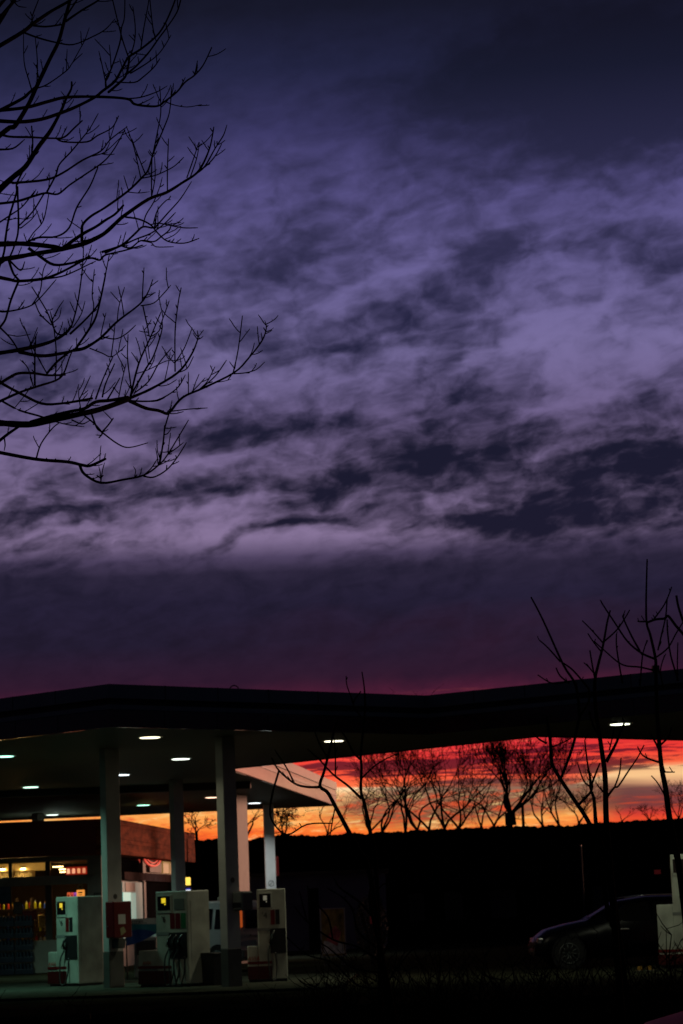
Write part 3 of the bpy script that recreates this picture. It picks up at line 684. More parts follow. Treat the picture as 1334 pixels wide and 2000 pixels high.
o, w_, h_ = pbox('ice_chest', 262, 1829, 306, 1909, 59.9, .6, M_wall, 'grey chest with wire rack of goods behind the banner', 'chest', .03)
MB().box(-w_*.8,-.01,h_*.55,w_*.9,-.003,h_*.9).build('grille', M_black, o)

# lit sign beyond the shop
sg = thing('lit_price_sign', 'lit sign with blue and white strip and yellow square, far behind the pumps', 'lit sign', tuple(at(343, 1740, 90)))
s = 90/FPX
MB().box(-31*s,0,-3*s-.02,31*s,.25,6*s,.02).build('cabinet', M_black, sg)
MB().box(-30*s,-.02,-3*s,29*s,-.002,1.2*s).build('white_panel', emis('white_sign_glow',(.85,.92,1),1.3), sg)
MB().box(-30*s,-.02,1.4*s,29*s,-.002,4.6*s).build('blue_panel', emis('blue_sign_glow',(.05,.06,.55),.5), sg)
MB().box(19.5*s,-.02,10*s,28.5*s,.2,25*s).build('yellow_panel', emis('yellow_sign_glow',(1,.66,.10),1.4), sg)
MB().box(23*s,.05,-150*s,25*s,.12,10*s).build('post', M_greyd, sg)

# ------------------------------------------------------------------ vehicles
def loft_vehicle(name, lab, cat, st, glass, paint, loc, rz, wheels, rw, lamps, extra=None):
    t = thing(name, lab, cat, loc, rz)
    # st: (x, z_sill, z_mid, z_belt, z_top, w_body, w_roof)
    rows = []
    for x, zs, zm, zb, zt, w, wr in st:
        half = [(w*.93, zs), (w, zm), (w*.98, zb), (wr, zt-.05), (wr*.82, zt), (wr*.4, zt+.02)]
        rows.append([(x, -y, z) for y, z in half]+[(x, y, z) for y, z in reversed(half)])
    n = len(rows[0]); vs = [p for r in rows for p in r]
    fs = [(i*n+k, i*n+(k+1)%n, (i+1)*n+(k+1)%n, (i+1)*n+k) for i in range(len(rows)-1) for k in range(n)]
    MB().add(vs, [tuple(reversed(f)) for f in fs], True).add(rows[0], [tuple(range(n-1,-1,-1))]).add(rows[-1], [tuple(range(n))]).build('body', paint, t)
    def wid(x, z):
        for a, b in zip(st, st[1:]):
            if a[0] <= x <= b[0]:
                u = (x-a[0])/(b[0]-a[0]); s_ = [a[i]+(b[i]-a[i])*u for i in range(7)]
                zb, zt, w, wr = s_[3], s_[4], s_[5]*.98, s_[6]
                if z <= zb: return s_[5]*.99
                return w+(wr-w)*min(1, (z-zb)/max(.01, zt-.05-zb))
        return st[0][5]
    for P in glass:
        for sgn in (-1, 1):
            vs = [(x, sgn*(wid(x, z)+.012), z) for x, z in P]
            MB().add(vs, [tuple(range(len(P)))] if sgn > 0 else [tuple(reversed(range(len(P))))]).build('side_window', M_glass, t)
    for x in wheels:
        for sgn in (-1, 1):
            y = sgn*(st[len(st)//2][5]-.10)
            MB().cyl((x, min(y, y+sgn*.0)-.11, rw), rw*1.16, .22, 'y', 28).build('wheel_arch', M_black, t)
            w_ = MB().cyl((x, y-.10+sgn*.03, rw), rw, .20, 'y', 30).build('wheel', M_rubber, t)
            rm = MB(); yo = y+sgn*.135
            rm.tube([(x+rw*.66*math.cos(a*math.pi/12), yo, rw+rw*.66*math.sin(a*math.pi/12)) for a in range(25)], [.018]*25, 5, caps=False)
            for k in range(10):
                a = k*math.pi/5; rm.tube([(x+.05*math.cos(a), yo, rw+.05*math.sin(a)), (x+rw*.64*math.cos(a+.12), yo, rw+rw*.64*math.sin(a+.12))], [.02,.014], 4)
            rm.cyl((x, yo-.01, rw), .06, .02, 'y', 12); rm.build('rim', M_rim, w_)
    for nm, m, b in lamps: MB().box(*b, .02).build(nm, m, t)
    if extra: extra(t)
    return t
# black estate: nose towards +x locally
car_st = [(-2.32,.32,.5,.85,.92,.78,.62),(-2.25,.26,.5,.95,1.18,.86,.60),(-1.95,.22,.55,.98,1.42,.89,.62),(-1.2,.20,.55,.97,1.49,.90,.64),(-.2,.20,.55,.95,1.50,.90,.64),
          (.45,.20,.55,.94,1.42,.90,.62),(.80,.20,.55,.94,1.22,.90,.62),(1.15,.20,.55,.92,1.02,.89,.70),(1.6,.22,.52,.84,.95,.87,.72),(2.05,.24,.48,.72,.84,.82,.66),(2.28,.28,.42,.58,.68,.70,.55),(2.36,.32,.42,.52,.58,.60,.45)]
car_gl = [[(-1.9,1.0),(-1.2,1.0),(-1.2,1.38),(-1.78,1.34)],[(-1.12,.99),(-.30,.98),(-.30,1.40),(-1.12,1.39)],[(-.22,.98),(.86,.98),(.50,1.24),(.25,1.37),(-.22,1.40)]]
def car_extra(t):
    for s_ in (-1, 1):
        MB().box(.28,s_*.925-.02,.80,.48,s_*.925+.02,.83,.008).build('door_handle', M_alu, t)
        MB().box(-.75,s_*.925-.02,.80,-.55,s_*.925+.02,.83,.008).build('door_handle', M_alu, t)
        MB().tube([(x, s_*.60, z) for x, z in ((-1.7,1.47),(-1.2,1.535),(-.2,1.545),(.3,1.49))], [.014]*4, 5).build('roof_rail', M_alu, t)
        MB().box(.55,s_*.98-.06,.98,.72,s_*.98+.07,1.10,.03).build('mirror', M_carblack, t)
    for k, (w_, z_) in enumerate(((.64,.40),(.62,.56))): MB().box(2.30-k*.02,-w_*.7,z_-.05,2.37-k*.02,w_*.7,z_+.05,.02).build('grille', M_black, t)
    MB().add([(.47,-.55,1.425),(.47,.55,1.425),(1.16,.64,1.035),(1.16,-.64,1.035)],[(0,1,2,3)]).build('windscreen', M_glass, t)
clamps = [('headlight', M_alu, (2.16,s*.58-.14,.56,2.30,s*.58+.14,.68)) for s in (-1,1)]+[('tail_light', M_red, (-2.34,s*.66-.1,.86,-2.24,s*.66+.1,1.02)) for s in (-1,1)]
q = at(1238, 1880, 55.0)
car = loft_vehicle('parked_car', 'black estate car facing left at the right edge behind the tall pump', 'car', car_st, car_gl, M_carblack, (at(1038,1820,55).x+2.33, 55, .006), math.pi+R(3), (1.64,-1.30), .33, clamps, car_extra)
q = at(1286, 1998, 12.5)
loft_vehicle('red_car', 'red car close to the camera, only its bonnet edge showing bottom right', 'car', car_st, car_gl, M_carred, (q.x+2.05, 12.5, .006), math.pi, (1.42,-1.36), .33, clamps, None)
# silver van seen from behind
van_st = [(-2.3,.35,.6,1.05,1.60,.86,.72),(-2.22,.28,.6,1.06,1.72,.90,.76),(-1.2,.25,.6,1.05,1.80,.92,.78),(.3,.25,.6,1.04,1.80,.92,.78),(1.0,.25,.6,1.03,1.68,.92,.74),(1.55,.25,.58,1.0,1.15,.90,.74),(2.2,.28,.5,.80,.90,.80,.66),(2.3,.3,.45,.65,.72,.70,.55)]
van_st = [(a[0]*.82,)+a[1:] for a in van_st]
van_gl = [[(x*.82, z) for x, z in P] for P in [[(-2.05,1.10),(-1.25,1.10),(-1.25,1.60),(-1.95,1.60)],[(-1.12,1.10),(-.15,1.10),(-.15,1.62),(-1.12,1.62)],[(-.05,1.10),(1.35,1.10),(.95,1.52),(.75,1.60),(-.05,1.62)]]]
def van_extra(t):
    MB().box(-1.925,-.68,1.10,-1.885,.68,1.56,.01).build('rear_window', M_glass, t)
    MB().box(-1.95,-.80,.35,-1.86,.80,.55,.02).build('bumper', M_greyd, t)
    MB().box(-1.93,-.26,.68,-1.89,.26,.80).build('number_plate', M_white, t)
    MB().box(-1.95,-.5,.90,-1.89,.5,.94,.005).build('tailgate_handle', M_alu, t)
vl = [('tail_light', emis('orange_tail_light_%d'%(s+1),(1,.16,.02),.30), (-1.93,s*.83-.05,1.12,-1.83,s*.83+.05,1.55)) for s in (-1,1)]
q = at(466, 1850, 62.0)
a = R(82); hx, hy = -1.88, .9
loft_vehicle('silver_van', 'silver white van with glowing orange tail light parked behind the near right pillar', 'van', van_st, van_gl, M_vanwhite,
   (q.x-(math.cos(a+R(58))*hx-math.sin(a+R(58))*hy), 62.3-(math.sin(a+R(58))*hx+math.cos(a+R(58))*hy), .006), a+R(58), (1.2,-1.15), .33, vl, van_extra)

# ------------------------------------------------------------------ buildings and things in the dark beyond
def wbox(px0, px1, pytop, D, depth): 
    a, b = at(px0, 1800, D).x, at(px1, 1800, D).x; return a, b, at((px0+px1)/2, pytop, D).z
a, b, zt_ = wbox(478, 756, 1708, 92, 3.5)
ga = thing('garage', 'pale clad low garage behind the pumps with a dark doorway', 'garage', (0,92,0))
w = MB().box(a,0,0,b,3.5,zt_)
for i in range(34): w.box(a+.05+i*(b-a-.1)/34, -.03, .15, a+.05+i*(b-a-.1)/34+.05, -.002, zt_-.1)
w.build('wall', M_wallblue, ga)
MB().box(a-.15,-.25,zt_,b+.15,3.6,zt_+.12).build('roof', M_black, ga)
for c0, c1 in ((603,624),):
    MB().box(at(c0,1800,92).x,-.06,.02,at(c1,1800,92).x,-.031,2.3).build('door', M_darkwall, ga)
a, b, zt_ = wbox(757, 1420, 1693, 96, 8)
ba = thing('long_shed', 'long unlit dark shed stretching right behind the forecourt', 'shed', (0,96,0))
MB().box(a,0,0,b,8,zt_-.6).build('wall', M_darkwall, ba)
MB().add([(a-.3,-.6,zt_-.62),(b+.3,-.6,zt_-.62),(b+.3,4,zt_+.1),(a-.3,4,zt_+.1),(b+.3,8.6,zt_-.62),(a-.3,8.6,zt_-.62)],[(0,1,2,3),(3,2,4,5),(0,3,5),(1,4,2)]).build('roof', M_darkwall, ba)
for c0, c1 in ((800,830),(870,905),(960,1010),(1160,1200)):
    MB().box(at(c0,1800,96).x,-.05,.9,at(c1,1800,96).x,-.003,2.0).build('window', M_black, ba)
# poster stand
q = at(652, 1863, 66)
po = thing('poster_stand', 'free standing framed poster with pale foot left of the dark shrub', 'poster stand', (q.x, 66, 0), R(6))
ww, z0, z1 = .31, .26, 1.50
MB().box(-ww,-.02,z0,ww,0,z1).build('poster_sheet', mat('poster_print',(.4,.3,.08),.5,var=.9,scale=3.5), po)
MB().add([(-ww+.02,-.026,z0+.05),(ww-.02,-.026,z0+.05),(ww-.05,-.026,z0+.35),(-ww+.05,-.026,z0+.40)],[(0,1,2,3)]).build('pale_picture', mat('pale_print',(.85,.95,.85),.5,var=.6,scale=8), po)
MB().add([(-.20,-.029,z0+.42),(.10,-.029,z0+.25),(.22,-.029,z0+.62),(.06,-.029,z0+.80),(-.10,-.029,z0+.60)],[(0,1,2,3,4)]).build('red_picture', mat('red_print',(.7,.16,.18),.5,var=.6,scale=8), po)
e = MB()
for (x0,za,x1,zb_) in ((-ww-.03,z0-.03,ww+.03,z0),(-ww-.03,z1,ww+.03,z1+.03),(-ww-.03,z0,-ww,z1),(ww,z0,ww+.03,z1)): e.box(x0,-.035,za,x1,.01,zb_)
e.build('frame', M_alu, po)
for sx_ in (-.26,.22): MB().box(sx_,-.02,0,sx_+.04,.02,z0-.03).box(sx_-.01,-.25,0,sx_+.05,.25,.03).build('foot', M_black, po)
# slim pole and small red plate
q = at(1138, 1720, 90)
pl = thing('slim_pole', 'slim pale pole standing in the dark above the car bonnet', 'pole', (q.x, 90, 0))
MB().tube([(0,0,0),(0,0,3.45)], [.035,.03], 8).build('shaft', mat('dull_steel',(.03,.03,.04),.8), pl); MB().cyl((0,0,3.45), .045, .05, n=10).build('cap', M_black, pl)
q = at(1284, 1703, 92)
rs = thing('red_sign', 'small dim red sign on a thin post, left of the rightmost pump', 'sign', (q.x, 92, 0))
MB().box(-.12,-.02,q.z-.08,.12,0,q.z+.08).build('plate', emis('dim_red_sign',(1,.08,.08),.025), rs); MB().tube([(0,.03,0),(0,.03,q.z)], [.02,.02], 6).build('post', M_far, rs)
q = at(725, 1803, 64)
rr = thing('reflector_post', 'short dark post with dim red reflector before the dark shrub', 'post', (q.x, 64, 0))
MB().box(-.05,-.02,0,.05,.02,1.35,.01).build('shaft', M_black, rr); MB().box(-.03,-.026,q.z-.02,.03,-.021,q.z+.18).build('reflector', emis('dim_reflector',(1,.04,.06),.012), rr)
q = at(1022, 1605, 120)
cp = thing('chimney_post', 'short thick post rising among the bare trees right of the fan shaped tree', 'post', (q.x, 120, 0))
MB().box(-.07,-.07,0,.07,.07,at(1022,1571,120).z,.02).build('shaft', M_far, cp); MB().box(-.12,-.12,at(1022,1571,120).z,.12,.12,at(1022,1568,120).z).build('cap', M_far, cp)

# ------------------------------------------------------------------ trees
def line_tube(mb, pl, w0, w1, D, dz=0.0, k=4, depthf=None):
    s = spline(pl, k); n = len(s); P, rad = [], []
    for i, (px, py) in enumerate(s):
        d = D+(depthf(px, py) if depthf else 0)+dz*i/n
        P.append(at(px, py, d)); rad.append(((w0+(w1-w0)*(i/(n-1))**.8)*1.22+.75)*.5*d/FPX)
    mb.tube(P, rad, 6); return P, rad, s
LT = [
 ([(-5,92),(45,62),(65,46),(100,22),(135,2),(165,-20)],7,4),([(65,50),(90,52),(120,48)],3,2.5),([(48,64),(75,74),(110,83),(143,87),(180,72),(205,58),(222,40)],3,1.2),
 ([(64,44),(63,32),(75,0),(80,-20)],2,1),([(-5,268),(18,250),(30,245),(55,205),(72,168),(97,116),(114,82),(124,47),(137,0),(142,-20)],9,5),
 ([(128,42),(160,20),(190,2),(205,-12)],4,2),([(124,40),(150,0),(160,-20)],3,2),([(72,172),(92,165),(130,138),(142,122),(158,107)],2.2,1.1),([(130,138),(130,120),(131,100)],1.2,.9),
 ([(142,122),(155,98),(165,80),(173,58)],1.4,.9),([(62,176),(56,155),(47,120),(46,60)],2,1),([(72,165),(73,120),(69,75)],2,1),([(-5,218),(43,193),(56,182),(72,168)],6,4.5),
 ([(-5,216),(50,210),(95,198),(130,190),(190,189),(248,193),(262,203),(285,207),(308,207),(322,198),(345,180),(362,160),(380,147),(397,127),(412,96)],6,1.6),
 ([(245,193),(275,190),(305,180),(315,175),(323,170)],2.2,1),([(322,198),(340,205),(365,209),(390,205)],1.6,.9),([(380,147),(383,135),(385,123)],2.4,1.4),
 ([(350,175),(355,165),(360,155)],2,1.2),
 ([(-5,236),(40,238),(80,233),(115,222),(150,208),(185,190),(200,178),(224,159),(238,135),(251,112),(275,96),(303,73),(318,54),(331,28),(342,0),(345,-15)],6.5,2),
 ([(212,180),(235,160),(247,145),(253,112)],4,3),([(247,145),(265,130),(290,103),(310,75),(325,55),(345,25),(353,0),(357,-15)],3,1.6),([(255,143),(280,128),(305,110),(320,92),(332,72)],2,1.1),
 ([(224,160),(262,161),(280,150),(300,132),(310,118)],2,1.4),([(207,170),(207,155),(217,135),(234,84),(237,56),(243,34),(244,-10)],3,1.4),([(251,112),(240,80),(232,50),(220,0),(218,-10)],2,1.3),
 ([(217,135),(216,115),(214,92)],1.4,1.1),([(207,165),(200,130),(194,104)],1.5,1.1),([(255,110),(263,80),(264,50),(260,17)],1.8,1.2),([(275,96),(280,60),(290,5),(290,-8)],2,1.1),([(303,73),(298,50),(292,-8)],1.8,1.2),
 ([(-5,374),(24,347),(50,325),(75,287),(94,262),(105,244),(120,215),(129,193),(139,174),(140,160)],11,2.4),([(0,262),(20,267),(60,268),(100,270),(125,268),(145,250),(158,238)],4,2),
 ([(110,270),(125,277),(170,277),(190,265),(218,250),(230,230)],3,1.4),([(-5,292),(25,290),(45,275)],4,1.4),([(25,357),(32,357),(90,351),(122,338),(161,313),(197,295),(215,273),(245,250)],4.6,1.3),
 ([(180,305),(205,297),(232,272)],1.6,1),([(212,278),(218,262),(225,240)],1.4,.9),([(-5,398),(34,393),(69,382),(90,377),(113,379),(135,362),(163,343),(202,316),(223,291),(242,257)],4.6,1.3),
 ([(92,374),(109,342),(116,321),(140,295),(163,267),(176,250),(190,225)],3,1.1),([(-5,437),(22,419),(43,404),(65,377)],2.6,1.4),([(10,480),(10,472),(17,428),(32,377),(34,355),(62,300),(62,250)],4,2),
 ([(34,365),(36,445),(28,480),(20,500)],3,2.6),([(38,440),(65,412),(85,380),(90,376)],2.2,1.8),([(40,446),(60,430),(72,415)],1.6,1),([(50,478),(65,455),(85,430),(95,380)],1.8,1.2),
 ([(-5,477),(47,476),(105,482),(122,485),(141,471),(163,456),(187,443),(206,430),(225,418),(241,401)],9,3),([(50,474),(75,464),(110,462),(135,445),(150,405),(175,365),(188,335),(190,330)],3.4,1.8),
 ([(122,486),(160,477),(182,468),(205,455),(230,432),(243,421),(290,389),(325,376),(359,355),(382,340),(395,323),(406,299),(412,280),(417,252)],9,1.6),
 ([(382,340),(400,325),(420,290),(436,265),(442,248)],2.6,1.1),([(386,336),(405,322),(420,305),(431,285)],2,1.3),([(365,347),(378,310),(387,282)],1.8,1.1),([(372,345),(384,310),(389,282)],1.6,1.1),
 ([(327,375),(327,330),(329,275)],1.8,1.3),([(296,382),(296,340),(297,310),(299,300)],1.8,1.4),([(297,380),(303,345),(302,310)],1.6,1.1),
 ([(160,472),(160,452),(162,438),(178,422),(206,405),(249,374),(277,347),(290,331),(299,300),(312,269),(320,250),(331,219),(335,174)],5,1.3),([(299,300),(308,255),(314,220),(313,182)],1.8,1.3),
 ([(275,348),(262,290),(248,250)],1.5,1),([(283,338),(268,300),(259,275)],1.6,1.2),([(278,348),(305,342),(335,328),(348,318),(356,310)],1.6,1.2),([(251,372),(247,360),(243,347)],1.4,1),([(250,375),(270,377),(288,375)],1.4,.8),
 ([(245,424),(271,428),(294,439),(307,454),(327,471),(359,475),(385,467)],2.8,1.3),([(294,439),(310,436),(335,441),(360,445),(382,445)],1.8,1.2),
 ([(200,492),(237,479),(262,458),(279,443),(300,445),(312,434),(327,417),(352,389),(372,358)],4,1.1),([(206,494),(237,480),(266,467),(294,456),(320,438),(340,418)],3.2,1.2),
 ([(237,480),(255,484),(275,470),(300,472),(315,462),(330,450),(334,440)],2.4,1.6),([(275,470),(295,474),(305,482),(335,482)],1.8,1),([(300,435),(308,410),(324,392),(329,390)],1.8,1),([(279,443),(285,420),(300,395),(312,365),(316,350)],1.8,1),
 ([(55,484),(77,500),(105,517),(139,514),(161,507),(180,504),(195,508),(206,498),(240,490),(275,480)],5,2),([(-5,508),(45,500),(60,497),(122,487)],8,7),
 ([(-5,541),(19,546),(37,549),(82,545),(105,538),(131,526),(161,509),(175,500)],6,3),([(82,545),(120,540),(150,528),(170,518),(183,512)],2.6,1.3),([(17,508),(26,534),(37,547)],4,3),([(20,510),(40,528),(47,515)],3,1.4),
 ([(-5,530),(6,500),(10,480)],4,3.4),([(36,550),(22,584),(15,609),(9,627),(-5,645)],3.4,3.2),([(-5,603),(4,609),(34,605),(62,596),(81,579),(107,549)],3,1.2),([(62,596),(78,570),(84,530),(90,515)],1.8,1.1),
 ([(62,560),(90,605),(101,631),(112,652),(131,653)],1.2,2.4),([(68,590),(78,613),(97,632)],1.4,1.8),([(101,628),(112,605),(122,590)],1.4,.9),([(101,632),(115,620),(119,605)],1.4,.9),
 ([(-5,690),(34,684),(75,675),(105,665),(129,650),(139,637)],7,4),([(139,640),(150,600),(158,550),(162,510),(163,480)],2.4,1.2),([(137,652),(169,622),(193,592),(202,556),(213,500)],3.6,1.2),
 ([(142,640),(158,615),(165,592)],1.6,1),([(37,687),(79,695),(116,691),(144,684),(154,672),(172,646),(187,620),(197,581),(204,547),(206,536)],6,2),
 ([(144,684),(165,680),(190,665),(205,652),(229,628),(273,594),(289,571),(297,550)],6,1.4),([(278,588),(279,560),(281,527)],1.6,1.2),([(275,597),(300,592),(318,575),(331,560)],1.6,1.1),
 ([(229,628),(232,600),(242,565)],1.4,1.1),([(242,617),(238,590),(232,563)],1.4,1.1),([(200,658),(225,662),(245,653),(262,638)],2,1.2),([(279,597),(289,642),(293,657),(310,647),(315,631),(329,592)],1.8,1.3),
 ([(175,680),(200,690),(217,697),(235,685),(243,677)],1.6,1),([(217,697),(222,660),(224,640)],1.4,1),([(172,646),(175,640),(183,600),(180,575),(184,530)],1.8,1.1),([(197,655),(200,640),(206,615)],1.4,1),
 ([(92,729),(112,706),(139,685)],3.4,3),([(-5,752),(19,737),(37,729),(66,729),(94,733),(127,732)],5,3),([(-5,786),(37,767),(75,754),(109,743),(124,730),(135,700),(140,688)],4.4,1.6),
 ([(0,745),(4,749),(37,767),(81,788),(120,788),(159,782),(180,778)],4.4,3.4),([(-5,826),(56,829),(103,820),(150,810),(197,799),(250,780)],11,8),([(60,824),(103,812),(140,803),(165,798),(187,785),(215,782),(250,776)],5,5),
 ([(252,778),(294,760),(347,728),(373,694),(386,663),(386,650)],5,1.3),([(342,725),(342,647),(348,592),(353,566)],2,1.5),([(342,708),(360,680),(374,644)],1.6,1.1),([(347,728),(365,720),(376,700)],1.6,1.1),
 ([(255,773),(271,710),(292,663),(313,613)],3.4,1.3),([(255,773),(285,720),(300,695),(315,650),(317,632)],3,1.4),([(262,768),(290,745),(310,710),(333,682)],2.2,1.2),([(258,770),(250,710),(249,684),(250,657)],2,1.2),
 ([(265,730),(290,722),(325,705),(348,705)],1.3,.8),([(322,742),(328,715),(332,692)],1.3,.9),([(292,700),(288,670),(280,640)],1.3,1),([(255,783),(305,782),(344,760),(360,736)],2.6,1.2),
 ([(253,783),(284,797),(310,802),(326,808),(334,802),(357,776),(399,757),(457,728),(486,699),(512,665),(520,642),(519,632)],6,1.3),([(456,726),(465,684),(473,621)],1.8,1.3),
 ([(457,730),(480,728),(500,722),(514,710)],1.6,1),([(336,803),(370,799),(401,797)],1.6,1),([(395,757),(420,735),(440,707)],1.6,1.2),([(390,760),(405,745),(418,720)],1.6,1.1),([(368,768),(368,750),(368,731)],1.2,1),
 ([(375,765),(388,752),(398,741)],1.4,1),([(486,699),(493,685),(496,674)],1.4,1.1),([(420,747),(435,745),(447,742)],1.2,.8),([(519,648),(528,645),(531,643)],1.1,.8),
 ([(330,808),(322,836),(319,862),(313,900)],2,2.4),([(-5,883),(71,897),(131,902),(159,908),(174,910),(190,904),(206,896)],5.4,4),([(156,909),(165,926),(197,943),(240,937),(281,928),(309,909),(328,887),(366,824)],4.6,1.3),
 ([(281,930),(300,932),(325,918),(345,895),(362,868)],2.4,1.2),([(312,905),(318,870),(321,835)],2.4,1.4),([(328,887),(345,875),(355,867)],1.6,1.1),([(309,908),(307,890),(305,880)],1.6,1.1),([(197,942),(196,925),(194,915)],1.5,1),
 ([(197,942),(200,920),(203,908)],1.4,1),([(280,929),(295,915),(305,900)],1.8,1.1),([(326,848),(332,841),(333,838)],1,.8),([(263,930),(265,920),(263,915)],1.2,1),([(71,895),(80,867),(101,838),(114,827)],2.4,1.4),
 ([(-5,864),(15,848),(37,833)],5,4),([(8,853),(10,868),(9,876)],2,1.2),([(178,806),(189,835),(199,844),(230,867),(252,874),(285,866)],2.8,1.3),([(165,812),(185,828),(199,845),(196,852)],2.2,2),([(199,844),(210,832),(219,820)],2.4,1.8),
 ([(219,820),(205,806)],1.2,1),([(5,784),(37,801),(75,812),(92,818)],3,2.4),([(187,779),(200,743),(219,700)],2.6,1.5),([(200,775),(206,750),(222,714)],2.6,1.6),([(210,780),(222,760),(232,742)],2.4,1.5),([(232,775),(238,745),(245,715)],1.6,1.1),
 ([(68,752),(68,700),(70,660)],3.4,1.6),([(108,740),(110,690),(105,640),(99,612)],2.2,1.2),([(92,730),(75,700),(60,670),(48,640)],1.6,1.2),([(-5,635),(20,660),(35,683)],2.6,2),([(65,755),(55,720),(42,705)],1.6,1.1),
 ([(-5,40),(25,5),(35,-10)],6,4),([(-5,52),(15,20),(27,-5)],4,2.4),([(-5,16),(12,-4)],5,4),([(28,4),(36,12),(47,14)],1.8,1),([(61,754),(50,770),(30,795)],1.4,1),([(155,780),(165,760),(175,738)],1.6,1),([(158,800),(154,775),(154,760)],1.6,1),
 ([(103,822),(130,829),(160,833)],1.6,1),([(140,820),(160,828),(174,822)],2,1.2)]
random.seed(11)
def dfield(px, py): return 1.1*noise.noise((px*.004+3, py*.006, .3))*2
tr = thing('bare_tree', 'leafless tree whose tangled branches reach in from the upper left', 'tree', tuple((at(-420, 1900, 12).x, 12.2, 0)))
tl = Vector(tr.location)
br, tw = MB(), MB()
def twig(mb, P, dirp, L, w, D, buds=True):      # short upward curving shoot with bud knots
    x, y = P; pts = [(x, y)]; dx, dy = dirp; n = 5
    for i in range(n):
        x += dx*L/n; y += dy*L/n; pts.append((x, y)); dy -= .10+random.uniform(-.12,.12); dx += random.uniform(-.12,.12)
        m = math.hypot(dx, dy); dx /= m; dy /= m
    line_tube(mb, pts, w, w*.75, D, k=2)
    if buds:
        e = at(*pts[-1], D); r = w*.5*D/FPX
        p2 = at(pts[-1][0]+dx*3, pts[-1][1]+dy*3, D)
        mb.tube([e, (Vector(e)+p2)/2, p2], [r*1.0, r*1.7, r*.5], 5)
        for s_ in (-1, 1):
            i = random.randrange(2, 5); a = pts[i]
            mb.tube([at(*a, D), at(a[0]+s_*3.0-dx, a[1]-3.0, D)], [r*.8, r*.4], 4)
    return pts
for pl, w0, w1 in LT:
    P, rad, s_ = line_tube(br, pl, w0, w1, 12, depthf=dfield)
    Dm = P[-1].y
    if pl[0][0] <= -5:              # carry the limb on to the trunk outside the frame
        y = pl[0][1]; sl_ = (pl[1][1]-pl[0][1])/max(1, pl[1][0]-pl[0][0])
        ex = [(pl[0][0]+1, y), (-120, y-sl_*60+60), (-260, y+200), (-415, y+430)]
        line_tube(br, ex, w0, w0*2.0+5, 12, depthf=lambda a_, b_: dfield(a_, b_) if a_ > -60 else dfield(a_, b_)*.2)
    # shoots
    Lp = sum(math.dist(s_[i], s_[i+1]) for i in range(len(s_)-1))
    if w0 < 12 and pl[0][0] < 500:
        for k in range(int(Lp/24*random.uniform(.6,1.2))):
            i = random.randrange(1, len(s_)-1); a, b = s_[i-1], s_[i+1]
            dx, dy = b[0]-a[0], b[1]-a[1]; m = math.hypot(dx, dy)+1e-6; dx /= m; dy /= m
            if dx < 0: dx = -dx*.3
            sgn = random.choice((-1, 1, 1)); t = R(random.uniform(25, 60))*-sgn
            ex_, ey_ = dx*math.cos(t)-dy*math.sin(t), dx*math.sin(t)+dy*math.cos(t)
            if ey_ > .25: ey_ = .1
            Lk = random.choice((5, 8, 12, 20, 34))*random.uniform(.7, 1.3)
            twig(tw, s_[i], (ex_, ey_), Lk, 1.15 if Lk > 10 else 1.5, P[i].y, buds=Lk > 10)
    e = s_[-1]; r = w1*.5*Dm/FPX
    a = s_[-2]; dx, dy = e[0]-a[0], e[1]-a[1]; m = math.hypot(dx, dy)+1e-6
    if w1 < 2.2: tw.tube([at(*e, Dm), at(e[0]+dx/m*2.5, e[1]+dy/m*2.5, Dm), at(e[0]+dx/m*5, e[1]+dy/m*5, Dm)], [r, r*1.8, r*.6], 5)
def shift(mb, o):
    mb.v = [(x-o.x, y-o.y, z-o.z) for x, y, z in mb.v]; return mb
shift(br, tl).build('limbs', M_bark, tr); shift(tw, tl).build('twigs', M_twig, tr)
tk = MB(); tk.tube(spline([(0,0,-.1),(.02,0,.8),(.0,.05,2.4),(.08,0,4.0),(.02,-.1,6.2),(.1,0,7.6)],4), [.24-.17*i/20 for i in range(21)], 12)
tk.build('trunk', M_bark, tr)

